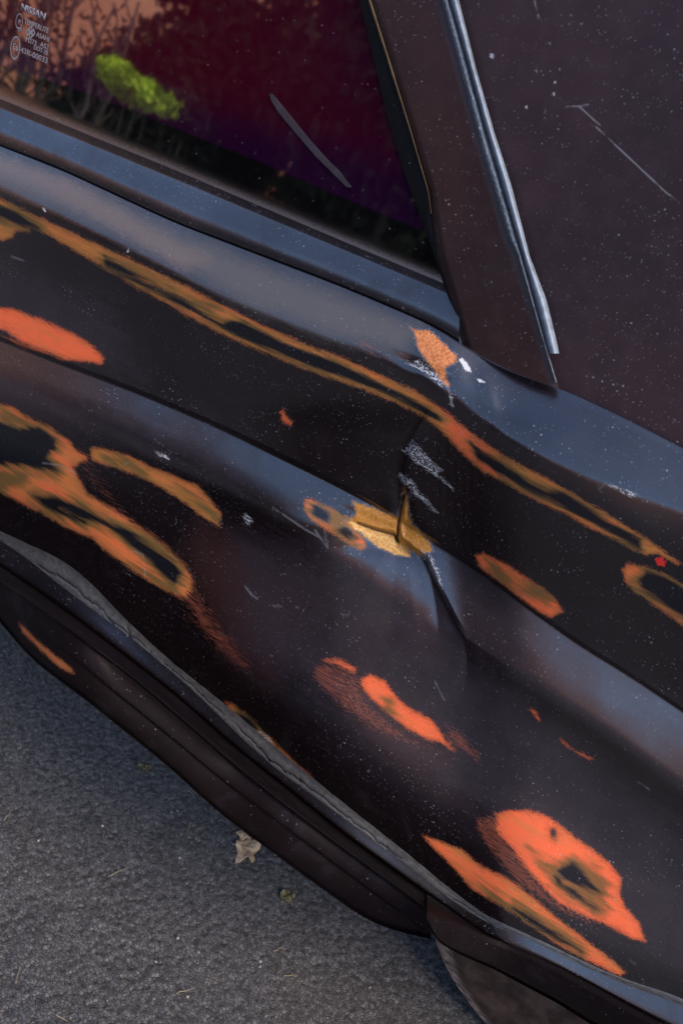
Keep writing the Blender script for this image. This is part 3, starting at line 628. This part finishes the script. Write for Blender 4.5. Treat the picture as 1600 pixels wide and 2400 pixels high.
# ---- glass, pillar, trims: pieces lying on leaning planes, traced outline + real thickness
REF = at_y(500.0, float(B(500.0)), YB)
TG = math.radians(10)
def sheet(name, poly, ref, tilt_fn, mat, parent, step=12, thick=.004, attrs_fn=None, **kw):
    """grid cut to a traced outline; tilt may change with height; closed by a back face set thick behind"""
    p = np.array(poly, float)
    xs = np.arange(p[:, 0].min() - step, p[:, 0].max() + 2 * step, step); ys = np.arange(p[:, 1].min() - step, p[:, 1].max() + 2 * step, step)
    GX, GY = np.meshgrid(xs, ys)
    # pull the grid's outer nodes onto the outline so the edge is clean
    sdv = sdist(poly, GX, GY, 3 * step)
    keep = sdv > -step * .95
    gx = (sdist(poly, GX + 1, GY, 3 * step) - sdist(poly, GX - 1, GY, 3 * step)) / 2; gy = (sdist(poly, GX, GY + 1, 3 * step) - sdist(poly, GX, GY - 1, 3 * step)) / 2
    out = (sdv < 0); GX = np.where(out, GX - gx * sdv, GX); GY = np.where(out, GY - gy * sdv, GY)
    Q = on_plane(GX, GY, np.broadcast_to(ref, GX.shape + (3,)), np.full(GX.shape, tilt_fn(0)))
    zrel = Q[..., 2] - ref[2]
    bow = tilt_fn(1) * zrel ** 2                                         # gentle curvature, metres
    d = Q - CP; d /= np.linalg.norm(d, axis=-1, keepdims=True)
    Q = Q + d * bow[..., None]
    nr, nc = GX.shape
    Fc = grid_faces(nr, nc, keep)
    at = attrs_fn(GX, GY) if attrs_fn else {}
    V, Fc, at = compact(Q.reshape(-1, 3), Fc, {k: v.reshape(-1) for k, v in at.items()})
    o = mesh_from(name, V, Fc, mat, parent, attrs=at, **kw)
    if thick:
        md = o.modifiers.new('thickness', 'SOLIDIFY'); md.thickness = thick; md.offset = 1 if False else -1
    return o

def glass_material():
    m = M('tinted_window_glass')
    film = m.attr('film'); dustb = m.attr('dust')
    n1 = m.noise(6, 3); n2 = m.noise(700, 2)
    tint = m.mix(m.ss(m.math('ADD', m.attr('purple'), m.math('MULTIPLY', m.math('SUBTRACT', n1, .5), .3)), 0, 1), (.046, .0016, .008), (.015, .0019, .016))
    col = m.mix(film, (.0035, .003, .0035), tint)
    dm = m.math('MULTIPLY', m.ss(m.math('ADD', dustb, m.lerp(n2, .3, .7, -.07, .07)), .0, 1.0), .75)
    col = m.mix(dm, col, (.045, .034, .032))
    sp = m.math('MAXIMUM', m.math('MULTIPLY', speckle(m, 240, .16, .3), .45), m.math('MULTIPLY', speckle(m, 90, .08, .22), .8))
    sp = m.math('MAXIMUM', sp, m.math('MULTIPLY', scratches(m, 110, .010, .010, .5), .3))
    col = m.mix(sp, col, (.36, .32, .34))
    m.set(color=col, rough=m.mixf(dm, .025, .5), ior=4.2, tint=(1.0, .90, .86), spec=.5)
    return m.m
glass_poly = [(-700, -380), (775, -380), (868, 40), (912, 230), (958, 415), (1010, 560), (1055, 700), (1045, 700), (800, 597), (408, 431), (0, 265), (-700, -20)]
filmline = curve([(0, 152), (200, 215), (600, 375), (800, 462), (960, 528)])
def glass_attr(gx, gy):
    lf = filmline(gx)
    up = smooth01(1.5, -1.5, gy - lf)
    bd = B(gx) - gy
    return dict(film=up, dust=smooth01(60, 0, bd) * 1.0, purple=np.clip(smooth01(170, 0, lf - gy) * .75 + smooth01(350, 1000, gx) * .55, 0, 1))
glass = sheet('window_glass', glass_poly, REF, lambda k: TG if k == 0 else -.10, glass_material(), car, step=3.5, thick=.004, attrs_fn=glass_attr, label='purple red tinted side window with dusty lower edge')

def strip(name, Lc, Rc, v0, v1, prof, ref, tau, mat, parent, nv=60, nu=13, rough_amp=0, seed=0, bow=-.10, **kw):
    """long piece between two traced edges Lc(y), Rc(y) (x as function of y) on a leaning plane, prof(u) = height towards the viewer"""
    ys = np.linspace(v0, v1, nv); us = np.linspace(0, 1, nu)
    GX = np.stack([Lc(ys) * (1 - u) + Rc(ys) * u for u in us]); GY = np.broadcast_to(ys, GX.shape)
    Q = on_plane(GX, GY, np.broadcast_to(ref, GX.shape + (3,)), np.full(GX.shape, tau))
    d = Q - CP; d /= np.linalg.norm(d, axis=-1, keepdims=True)
    h = np.array([prof(u) for u in us])[:, None] + rough_amp * vnoise(GX / 5, GY / 5, seed)
    Q = Q + d * (bow * (Q[..., 2] - ref[2]) ** 2 - h)[..., None]
    return mesh_from(name, Q.reshape(-1, 3), grid_faces(nu, nv)[:, ::-1], mat, parent, **kw)
cy = lambda pts: (lambda y, p=np.array(pts, float): np.interp(y, p[:, 1], p[:, 0]) + np.where(y < p[0, 1], (y - p[0, 1]) * (p[1, 0] - p[0, 0]) / (p[1, 1] - p[0, 1]), 0) + np.where(y > p[-1, 1], (y - p[-1, 1]) * (p[-1, 0] - p[-2, 0]) / (p[-1, 1] - p[-2, 1]), 0))
sealL = cy([(843, 0), (897, 230), (948, 408), (1004, 561), (1038, 662), (1055, 712)])
pilL = cy([(864, 0), (917, 168), (958, 296), (1004, 449), (1024, 600), (1055, 702), (1082, 806)])
triL = cy([(1035, 0), (1075, 153), (1127, 347), (1188, 551), (1211, 600), (1249, 727), (1300, 898)])
triM = cy([(1052, 0), (1093, 143), (1137, 306), (1223, 600), (1280, 814), (1308, 905)])
triR = cy([(1075, 0), (1116, 163), (1157, 306), (1198, 434), (1241, 600), (1280, 702), (1305, 804), (1312, 840)])
MAT_SEAL = simple('black_window_seal', (.005, .004, .004), .75, .15, var=.4)
strip('window_seal', sealL, lambda y: pilL(y) + 6, -380, 712, lambda u: .002 + .003 * math.sin(math.pi * u), REF, TG, MAT_SEAL, car)
edge = lambda u: .004 + .0075 * min(1, (u / .10)) ** .5 * (1 if u < .9 else 1 - (u - .9) * 2)
def pillar():
    # lower end follows the joint with the body
    ys = np.linspace(-380, 0, 20)
    v = np.linspace(0, 1, 110); us = np.concatenate([np.linspace(0, .14, 10), np.linspace(.17, 1, 24)])
    pts_x, pts_y = [], []
    for u in us:
        xe = 1080 * (1 - u) + 1308 * u; ye = float(Cc(xe)) + 1
        yv = -380 + (ye + 380) * v
        xv = pilL(yv) * (1 - u) + (triL(yv) + 6) * u
        # slide so that the last row sits on the joint
        pts_x.append(xv); pts_y.append(yv)
    GX, GY = np.array(pts_x), np.array(pts_y)
    Q = on_plane(GX, GY, np.broadcast_to(REF, GX.shape + (3,)), np.full(GX.shape, TG))
    d = Q - CP; d /= np.linalg.norm(d, axis=-1, keepdims=True)
    h = np.array([edge(u) for u in us])[:, None] + .0006 * vnoise(GX / 90, GY / 160, 31)
    Q = Q + d * (-.10 * (Q[..., 2] - REF[2]) ** 2 - h)[..., None]
    mesh_from('door_pillar', Q.reshape(-1, 3), grid_faces(*GX.shape)[:, ::-1], MAT_PILLAR, car, label='dark brown window pillar cover beside the trim')
pillar()
MAT_EDGE = simple('ochre_edge_glint', (.10, .055, .022), .4, .5, 0, .4, 60, .1, .001, .2)  # ochre stands in for the sunlit reflection along the pillar edge
strip('edge_glint', lambda y: pilL(y) - 2, lambda y: pilL(y) + 6 - np.clip((y - 150) / 60, 0, 5.5), -380, 500, lambda u: .0075 + .003 * math.sin(math.pi * u), REF, TG, MAT_EDGE, car, label='ochre strip painted as the sunlit glint on the window pillar edge')
MAT_ALU = simple('weathered_grey_moulding', (.20, .225, .26), .45, .5, .10, .30, 140, .25, .0008, .5)
MAT_ALU2 = simple('pitted_grey_moulding', (.13, .142, .16), .5, .5, .10, .6, 420, .9, .0016, .8)
rd = lambda a, hgt: (lambda u: a + hgt * max(0, 1 - abs(2 * u - 1) ** 2.6))
strip('inner_moulding', triL, triM, -380, 896, rd(.009, .006), REF, TG, MAT_ALU2, car, nv=260, rough_amp=.0004, seed=41, label='pitted grey inner moulding strip')
strip('outer_moulding', lambda y: triM(y) + 1, triR, -380, 828, rd(.008, .0085), REF, TG, MAT_ALU, car, nv=140, label='smooth grey outer moulding strip')
# rear pillar skin on the right
skin_poly = [(930, -380), (2400, -380), (2400, 1484), (1720, 1128), (1600, 1066), (1463, 996), (1330, 930), (1290, 910), (1230, 740), (1125, 400), (1060, 150)]
def skin_attr(gx, gy):
    hl = [[(1325, 250), (1378, 245)], [(1358, 250), (1405, 292)], [(1396, 296), (1480, 375), (1560, 450), (1640, 510)], [(1252, 0), (1262, 40)]]
    hr = np.exp(-(np.minimum.reduce([pdist(h, gx, gy, 60) for h in hl]) / 2.6) ** 2)
    ch = np.full(gx.shape, -70.0)
    for x, y, r in ((1257, 165, 5), (1246, 190, 4), (1300, 192, 6), (1297, 220, 6), (1233, 250, 6), (1312, 162, 5), (1276, 280, 4), (1270, 335, 3), (1152, 130, 10), (1288, 100, 5), (1278, 255, 3), (1276, 262, 4)): ch = np.maximum(ch, r * .55 + 3 - np.hypot(gx - x, (gy - y) * .8))
    return dict(w_hair=hr, w_chip=ch)
sheet('rear_pillar_skin', skin_poly, REF + np.array([0, .004, 0]), lambda k: TG if k == 0 else -.16, MAT_CPANEL, car, step=4, thick=.003, attrs_fn=skin_attr, label='smooth dark purple brown rear pillar panel')

# ---- etched marking on the glass
MAT_ETCH = simple('pale_etched_marking', (.20, .17, .18), .7, var=.15)
def glass_pt(x, y, lift=.0006):
    Q = on_plane(np.array(float(x)), np.array(float(y)), REF, np.array(TG)); d = (Q - CP) / np.linalg.norm(Q - CP)
    return Q + d * (-.10 * (Q[2] - REF[2]) ** 2 - lift)
def glass_frame(x, y):
    o = glass_pt(x, y); a = glass_pt(x + 40, y + 40 * .43); rgt = a - o; rgt = rgt / np.linalg.norm(rgt)
    zz = glass_pt(x + 10, y - 30) - o; zz = zz - rgt * zz.dot(rgt); zz /= np.linalg.norm(zz)
    return o, rgt, zz, np.cross(rgt, zz)
def etch_text(txt, x0, y0, x1, hpx, bold=0.0):
    cu = bpy.data.curves.new('lettering', 'FONT'); cu.body = txt; cu.size = 1; cu.offset = bold; cu.resolution_u = 3
    tmp = bpy.data.objects.new('tmp', cu); COL.objects.link(tmp)
    dg = bpy.context.evaluated_depsgraph_get(); me = bpy.data.meshes.new_from_object(tmp.evaluated_get(dg)); bpy.data.objects.remove(tmp)
    o, r, z, nn = glass_frame(x0, y0)
    co = np.array([v.co[:] for v in me.vertices]); w = co[:, 0].max(); hh = .70
    W = np.linalg.norm(glass_pt(x1, y0 + (x1 - x0) * .43) - o); Hh = np.linalg.norm(glass_pt(x0 + hpx * .3, y0 - hpx) - o)
    V = o + co[:, :1] / w * W * r + co[:, 1:2] / hh * Hh * z
    for v, c in zip(me.vertices, V): v.co = c
    me.materials.append(MAT_ETCH)
    ob = link('etched_lettering', me, glass)
    md = ob.modifiers.new('thickness', 'SOLIDIFY'); md.thickness = .0002
    return ob
etch_text('NISSAN', 48, 21, 105, 14, .03)
etch_text('TEMPERLITE', 56, 53, 113, 11)
etch_text('TP', 39, 72, 50, 10)
etch_text('ASAHI', 84, 84, 114, 10)
etch_text('M273', 59, 95, 84, 10)
etch_text('AS2', 93, 107, 113, 10)
etch_text('DOT-20', 78, 114, 111, 10)
etch_text('43R-00033', 47, 121, 110, 12)
etch_text('P', 42, 53, 48, 9)
etch_text('E6', 29, 113, 42, 13)
def etch_ring(x, y, rx, ry, name='etched_ring', w=.14, sides=28, rot=0):
    o, r, z, nn = glass_frame(x, y); s = np.linalg.norm(glass_pt(x + 10, y + 4.3) - o) / 10.9
    V, Fc = [], []
    for k in range(sides):
        a = 2 * math.pi * k / sides + rot
        for q in (1, 1 - w): V.append(o + r * s * rx * q * math.cos(a) + z * s * ry * q * math.sin(a))
    for k in range(sides): a, b = 2 * k, 2 * ((k + 1) % sides); Fc.append((a, b, b + 1, a + 1))
    mesh_from(name, V, Fc, MAT_ETCH, glass, smooth=False)
etch_ring(45, 49, 9, 12); etch_ring(36, 111, 12, 18)
for dx, dy in ((0, -6.5), (6, 1.5), (0, 8), (-6, 0)): etch_ring(72 + dx, 74 + dy, 5.2, 7, 'etched_diamond', .62, 4)

# ---- strip of old residue on the glass
def residue():
    L0 = [(631, 218), (638, 220), (672, 262), (720, 322), (772, 380), (790, 396), (822, 438), (812, 438), (782, 408), (740, 366), (692, 310), (652, 262), (636, 236)]
    poly = L0
    m = M('grey_film_residue'); n1 = m.noise(120, 4)
    mat = m.set(color=m.mix(m.ss(n1, .3, .7), (.012, .007, .010), (.030, .019, .023)), rough=.6, normal=m.bump(n1, .3, .001))
    V = [glass_pt(x, y, .0012) for x, y in poly]
    me = bpy.data.meshes.new('residue_strip'); me.from_pydata([tuple(v) for v in V], [], [list(range(len(V)))[::-1]]); me.materials.append(mat)
    o = link('residue_strip', me, glass, label='faint grey pointed strip stuck on the glass')
    md = o.modifiers.new('thickness', 'SOLIDIFY'); md.thickness = .0008
residue()

# ---- unseen block added behind the skins (keeps light from coming through from behind)
MAT_BLOCK = simple('black_light_block', (.010, .009, .009), .8)
def box(name, a, b, mat, parent=None, **kw):
    V = [(x, y, z) for x in (a[0], b[0]) for y in (a[1], b[1]) for z in (a[2], b[2])]
    Fc = [(0, 1, 3, 2), (4, 6, 7, 5), (0, 4, 5, 1), (2, 3, 7, 6), (0, 2, 6, 4), (1, 5, 7, 3)]
    return mesh_from(name, V, Fc, mat, parent, smooth=False, **kw)
box('core_light_block', (-1.8, .16, .17), (1.3, 1.45, .70), MAT_BLOCK, car)

# ---- wheel: dusty tyre half hidden under the sill's end
def tyre():
    m = M('dusty_tyre_rubber'); n1 = m.noise(40, 5, .65); st = m.noise(1, 4, .6, m.map((60, 60, 380), (.3, .5, 0)))
    col = m.mix(m.ss(n1, .35, .7), (.020, .011, .008), (.052, .031, .023))
    col = m.mix(m.math('MULTIPLY', m.ss(st, .42, .58), m.ss(m.attr('dusty'), .1, .9)), col, (.46, .33, .25))
    mat = m.set(color=col, rough=.85, spec=.15, normal=m.bump(n1, .5, .002))
    wd = .19; cx0, cy0 = TYX, TYY                              # slack tyre: squarish outline, flat on the ground
    prof = [(.16, 0.03), (.60, .0), (.84, -.012), (.92, -.006), (.97, .006), (.99, .020), (1.0, .05), (1.0, wd - .05), (.98, wd - .02), (.88, wd), (.62, wd)]
    pr = np.array(prof); s = np.linspace(0, 1, len(pr)); ss = np.linspace(0, 1, 44)
    pr = np.stack([np.interp(ss, s, pr[:, 0]), np.interp(ss, s, pr[:, 1])], -1)
    n = 200; a = np.linspace(0, 2 * np.pi, n, endpoint=False)
    se = (np.abs(np.cos(a)) ** 3 + np.abs(np.sin(a)) ** 3) ** (-1 / 3)
    rr = pr[:, 0][:, None] * se[None] * .27
    V = np.stack([cx0 + rr * np.cos(a), cy0 + np.broadcast_to(pr[:, 1][:, None], rr.shape), .272 + rr * np.sin(a)], -1)
    Fc = []
    for i in range(len(pr) - 1):
        for j in range(n): j2 = (j + 1) % n; Fc.append((i * n + j, i * n + j2, (i + 1) * n + j2, (i + 1) * n + j))
    dusty = smooth01(.80, .97, np.broadcast_to(pr[:, 0][:, None], rr.shape)) * smooth01(.06, .0, V[..., 0] - cx0 + .15)
    w = link('wheel', None, car)
    mesh_from('tyre', V.reshape(-1, 3), Fc, mat, w, attrs=dict(dusty=dusty), label='dark tyre with pale dust on its shoulder')
    ang = np.linspace(0, 2 * np.pi, 48, endpoint=False)
    Vr = [(cx0 + r * math.cos(t), cy0 + y, .272 + r * math.sin(t)) for r, y in ((.05, .032), (.045, .045), (.03, .05), (.0001, .05)) for t in ang]
    Fr = [(i * 48 + j, i * 48 + (j + 1) % 48, (i + 1) * 48 + (j + 1) % 48, (i + 1) * 48 + j) for i in range(3) for j in range(48)]
    mesh_from('rim', Vr, Fr, simple('dull_steel_rim', (.08, .08, .085), .5, .5, .6), w)
TYX, TYY = .232, -.012
tyre()

# ================================================================== trees and shrubs that the window mirrors
def mirrored(x, y, dist):
    """where the sight line of window pixel (x, y) goes after the glass, at the given distance"""
    o = glass_pt(x, y); n = np.cross(glass_pt(x + 5, y) - o, glass_pt(x, y - 5) - o); n /= np.linalg.norm(n)
    d = (o - CP) / np.linalg.norm(o - CP); n = -n if n.dot(d) > 0 else n
    r = d - 2 * d.dot(n) * n
    return o + r * (dist / math.hypot(r[0], r[1]))
def leaf_mat(name, col, trans):
    m = M(name); n1 = m.noise(6, 3)
    c = m.mix(m.ss(n1, .3, .7), tuple(v * .6 for v in col), tuple(v * 1.3 for v in col))
    return m.set(color=c, rough=.8, spec=.05)
LEAF_D = leaf_mat('dark_leaves', (.016, .019, .011), 0); LEAF_G = leaf_mat('bright_green_leaves', (.34, .50, .035), 0); BARK = simple('tree_bark', (.06, .045, .035), .9, nscale=25)
def leaves(name, clumps, n, size, mat, parent, seed):
    g = np.random.default_rng(seed); V = []; Fc = []
    w = np.array([c[3] * c[4] * c[5] for c in clumps]) ** .7; w /= w.sum()
    which = g.choice(len(clumps), n, p=w)
    for i, k in enumerate(which):
        cx, cy_, cz, rx, ry, rz = clumps[k]
        v = g.standard_normal(3); v /= np.linalg.norm(v); q = g.random() ** .4
        c = np.array([cx + v[0] * q * rx, cy_ + v[1] * q * ry, cz + v[2] * q * rz])
        a = g.standard_normal(3); a /= np.linalg.norm(a); b = np.cross(a, g.standard_normal(3)); b /= np.linalg.norm(b)
        s = size * (.6 + .8 * g.random())
        V += [c - a * s, c + b * s * .45, c + a * s, c - b * s * .45]; Fc.append((4 * i, 4 * i + 1, 4 * i + 2, 4 * i + 3))
    return mesh_from(name, V, Fc, mat, parent, smooth=False)
def limb(V, Fc, p0, p1, r0, r1, n=7, segs=6, wob=.03, g=None):
    base = len(V); ax = np.array(p1) - np.array(p0); ax = ax / np.linalg.norm(ax); u = np.cross(ax, [.3, .9, .1]); u /= np.linalg.norm(u); w = np.cross(ax, u)
    for s in range(segs + 1):
        q = s / segs; c = np.array(p0) * (1 - q) + np.array(p1) * q + (g.standard_normal(3) * wob if 0 < s < segs else 0); r = r0 * (1 - q) + r1 * q
        for k_ in range(n): t = 2 * math.pi * k_ / n; V.append(c + (u * math.cos(t) + w * math.sin(t)) * r)
    for s in range(segs):
        for k_ in range(n): a, b = base + s * n + k_, base + s * n + (k_ + 1) % n; Fc.append((a, b, b + n, a + n))
def tree(label, x, y, h, rad, nleaf, size, mat, seed, cat='tree', name='tree', group=None, r0=.09, crown0=.35, bare=False, squash=1.0):
    g = np.random.default_rng(seed); t = link(name, None, label=label, category=cat)
    if group: t['group'] = group
    t.location = (x, y, 0)
    V, Fc = [], []; top = np.array([g.normal(0, .1), g.normal(0, .1), h * .92]); limb(V, Fc, (0, 0, -.05), top, r0, r0 * .25, wob=.04, g=g)
    clumps = []
    nb = 9
    for i in range(nb):
        q = crown0 + (1 - crown0) * (i + .5) / nb; a = g.random() * 6.28; rr = rad * (.35 + .6 * math.sin(math.pi * min(1, (q - crown0) / (1 - crown0) * .8 + .15)))
        e = np.array([math.cos(a) * rr, math.sin(a) * rr, h * q]); s0 = top * max(.1, q - .12)
        limb(V, Fc, s0, e, r0 * .45 * (1.1 - q * .7), .012, 5, 4, .03, g)
        clumps.append((*e * np.array([.8, .8, 1]), rr * .75 + .1, rr * .75 + .1, (rr * .5 + .1) * squash))
    clumps.append((0, 0, h * (1 + crown0) / 2, rad * .6, rad * .6, h * (1 - crown0) * .4))
    mesh_from('trunk', V, Fc, BARK, t)
    if nleaf: leaves('crown', clumps, nleaf, size, mat, t, seed)
    return t
for i, (px, dist, h) in enumerate(((-60, 9.5, 3.0), (-20, 9, 3.4), (12, 10, 3.2), (40, 9, 3.6), (62, 10.5, 3.5), (95, 9.3, 3.3), (118, 10, 3.6), (165, 9, 2.5), (208, 9.6, 2.7), (240, 10, 2.4))):
    p = mirrored(px, 180 + px * .4, dist)
    tree('slender dark sapling with thin leaves across the lot from the window', p[0], p[1], h, .26, 200, .04, LEAF_D, 100 + i, 'tree', 'sapling', 'row of slender saplings across the lot', r0=.055, crown0=.30)
for i, (px, dist, h, rad, lab) in enumerate(((330, 13, 3.05, .9, 'low dark leafy tree beside the slender saplings'), (450, 13.5, 4.2, 1.15, 'tall dark leafy tree behind the lime green shrub'), (600, 14, 4.6, 1.3, 'broad dark leafy tree between the shrub and the dense tree'), (760, 12.5, 4.8, 1.25, 'dark leafy tree next to the dense black tree'), (900, 10.5, 4.6, 1.3, 'dense black green tree at the end of the tree row'), (1060, 12, 4.6, 1.4, 'dark leafy tree past the end of the glass'), (1280, 13, 3.9, 1.3, 'added medium dark tree apart from the tall row, softening reflections'), (1520, 15, 3.0, 1.2, 'added smallest dark tree at the open end, softening reflections'))):  # last two added, unseen, to soften the skyline edge mirrored in the panel
    p = mirrored(px, 250 + px * .3, dist)
    tree(lab, p[0], p[1], h, rad * 1.15, 8000, .11, LEAF_D, 200 + i, r0=.12, crown0=.12)
def shrub(label, px, py, dist, rx, rz, mat, seed, n=4200):
    p = mirrored(px, py, dist); g = np.random.default_rng(seed)
    t = link('shrub', None, label=label, category='shrub'); t.location = (p[0], p[1], 0)
    V, Fc = [], []
    for k_ in range(5): limb(V, Fc, (g.normal(0, .04), g.normal(0, .04), -.03), (g.normal(0, rx * .4), g.normal(0, rx * .4), p[2]), .008, .004, 6, 5, .02, g)
    mesh_from('stem', V, Fc, BARK, t)
    cl = [(g.normal(0, rx * .38), g.normal(0, rx * .38), p[2] + g.normal(0, rz * .22), rx * .62, rx * .62, rz * .8) for _ in range(12)]
    leaves('crown', cl, n, .035, mat, t, seed)
shrub('round lime green shrub on thin stems across the lot', 318, 206, 7.0, .28, .11, LEAF_G, 301)
shrub('round dark green shrub next to the lime green one', 430, 262, 7.3, .22, .17, LEAF_D, 302)

def hedge():
    a, b = mirrored(260, 320, 16), mirrored(1120, 600, 16); t = link('hedge', None, label='long dark clipped hedge behind the leafy trees', category='hedge')
    t.location = (a[0], a[1], 0); L_ = b - a
    cl = [(L_[0] * q, L_[1] * q, .75, .35, .35, .85) for q in np.linspace(0, 1, 26)]
    leaves('foliage', cl, 9000, .12, LEAF_D, t, 400)
    V, Fc = [], []; g = np.random.default_rng(5)
    for q in np.linspace(0, 1, 26): limb(V, Fc, (L_[0] * q, L_[1] * q, -.03), (L_[0] * q, L_[1] * q, 1.0), .04, .015, 6, 4, .02, g)
    mesh_from('stems', V, Fc, BARK, t)
hedge()

# ================================================================== small litter on the asphalt
def ground_pt(x, y, z=.006):
    d = ray(x, y); t = (z - CP[2]) / d[2]; return CP + d * t
MAT_LEAF = simple('dry_tan_leaf', (.42, .28, .16), .8, nscale=200, var=.45, bump=.5)
MAT_STRAW = simple('dry_straw', (.20, .145, .075), .7, nscale=150, var=.4)
MAT_MOSS = simple('yellow_green_moss', (.11, .09, .04), .9, nscale=300, var=.5)
MAT_GRIT = simple('pale_grit', (.26, .24, .22), .6, nscale=300, var=.3)
def flake(name, px, py, w, h, mat, seed, label, cat, crumple=.003):
    g = np.random.default_rng(seed); p = ground_pt(px, py); n, rings = 22, 5; V = [(0, 0, .004)]; Fc = []
    lob = 1 + .22 * np.sin(np.arange(n) * 2 * np.pi / n * 5 + g.random() * 6) + .12 * g.standard_normal(n)
    for r in range(1, rings + 1):
        for k_ in range(n):
            t = 2 * math.pi * k_ / n; q = r / rings
            V.append((math.cos(t) * w * q * lob[k_], math.sin(t) * h * q * lob[k_], .003 + crumple * g.standard_normal() * .6 + .004 * q * q * math.sin(3 * t)))
    for k_ in range(n): Fc.append((0, 1 + k_, 1 + (k_ + 1) % n))
    for r in range(rings - 1):
        for k_ in range(n): a, b = 1 + r * n + k_, 1 + r * n + (k_ + 1) % n; Fc.append((a, a + n, b + n, b))
    o = mesh_from(name, V, Fc, mat, None, label=label, category=cat)
    o.location = p; o.rotation_euler = (0, 0, g.random() * 6.28)
    md = o.modifiers.new('thickness', 'SOLIDIFY'); md.thickness = .0006
    return o
flake('dry_leaf', 578, 1992, .020, .016, MAT_LEAF, 1, 'crumpled pale tan dry leaf lying beside the sill', 'leaf')
flake('dry_leaf', 572, 1958, .010, .009, MAT_LEAF, 2, 'small torn piece of tan leaf touching the larger dry leaf', 'leaf')
flake('moss_tuft', 672, 2104, .010, .008, MAT_MOSS, 3, 'small yellow green moss tuft on asphalt near the sill', 'moss', .004)
flake('moss_tuft', 338, 1803, .008, .006, MAT_MOSS, 4, 'tiny yellowish moss scrap under the middle of the sill', 'moss', .004)
def straw(px, py, length, ang, label, bits=1):
    g = np.random.default_rng(int(px)); V, Fc = [], []
    for b in range(bits):
        a = ang + b * .9; o_ = g.standard_normal(3) * .004 * b; o_[2] = .003 + .002 * b
        e = np.array([math.cos(a), math.sin(a), .05]) * length * (1 - .25 * b)
        limb(V, Fc, o_ - e / 2, o_ + e / 2, .0007, .0004, 5, 5, .0006, g)
    o = mesh_from('straw', V, Fc, MAT_STRAW, None, label=label, category='straw', group='bits of dry straw on the asphalt'); o.location = ground_pt(px, py)
straw(275, 2048, .026, 1.2, 'long pale straw between the dry leaf and open asphalt')
straw(42, 2288, .018, 2.2, 'upright looking straw on the asphalt farthest from the car')
straw(434, 2325, .022, 1.0, 'brown straw lying in the middle of open asphalt')
straw(18, 1915, .016, 1.9, 'short straw by the outer asphalt strip')
straw(652, 2228, .014, 1.1, 'short reddish straw between grit grains')
straw(440, 1945, .018, 2.0, 'thin straw lying just off the dry leaf', 1)
straw(680, 2290, .018, .7, 'short brown straw near the tyre')
straw(145, 2390, .016, .2, 'flat straw at the edge of the pale asphalt', 1)
def grit():
    g = np.random.default_rng(77); V, Fc = [], []
    base = np.array([(1, 0, 0), (-1, 0, 0), (0, 1, 0), (0, -1, 0), (0, 0, 1), (0, 0, -1)], float)
    tri = [(0, 2, 4), (2, 1, 4), (1, 3, 4), (3, 0, 4), (2, 0, 5), (1, 2, 5), (3, 1, 5), (0, 3, 5)]
    for i in range(70):
        p = ground_pt(g.uniform(-80, 1000), g.uniform(1560, 2440), .005)
        if p[1] > .10: continue
        b = len(V); s = .0010 + .0018 * g.random() ** 3
        for v in base: V.append(p + v * s * g.uniform(.6, 1.2, 3) * np.array([1, 1, .6]))
        Fc += [tuple(b + k_ for k_ in t) for t in tri]
    mesh_from('grit', V, Fc, MAT_GRIT, None, smooth=False, kind='stuff', label='scattered pale grit grains on the asphalt', category='grit')
grit()

def wall():
    """tall terracotta rendered wall across the lot, mirrored between the trunks"""
    a, b = mirrored(-420, 60, 19), mirrored(1300, 620, 19); L_ = b - a; L_[2] = 0; ln = np.linalg.norm(L_); u = L_ / ln; n = np.array([-u[1], u[0], 0]); n = -n if n.dot(CP - a) < 0 else n
    t = link('boundary_wall', None, label='tall terracotta rendered wall behind the trees and hedge', category='wall'); t.location = (a[0], a[1], 0)
    def slab(name, z0, z1, d0, d1, mat):
        V = [tuple(u * x + n * d + np.array([0, 0, z])) for x in (-10, ln + 32) for d in (d0, d1) for z in (z0, z1)]  # far end run on, out of view, to warm the body panel's reflections
        mesh_from(name, V, [(0, 1, 3, 2), (4, 6, 7, 5), (0, 4, 5, 1), (2, 3, 7, 6), (0, 2, 6, 4), (1, 5, 7, 3)], mat, t, smooth=False)
    slab('render', -.02, 7.0, -.2, 0, simple('terracotta_render', (.86, .33, .165), .9, .3, 0, .12, 3, .3, .01, .0))
    slab('coping', 7.0, 7.12, -.26, .06, simple('stone_coping', (.35, .30, .26), .9))
wall()
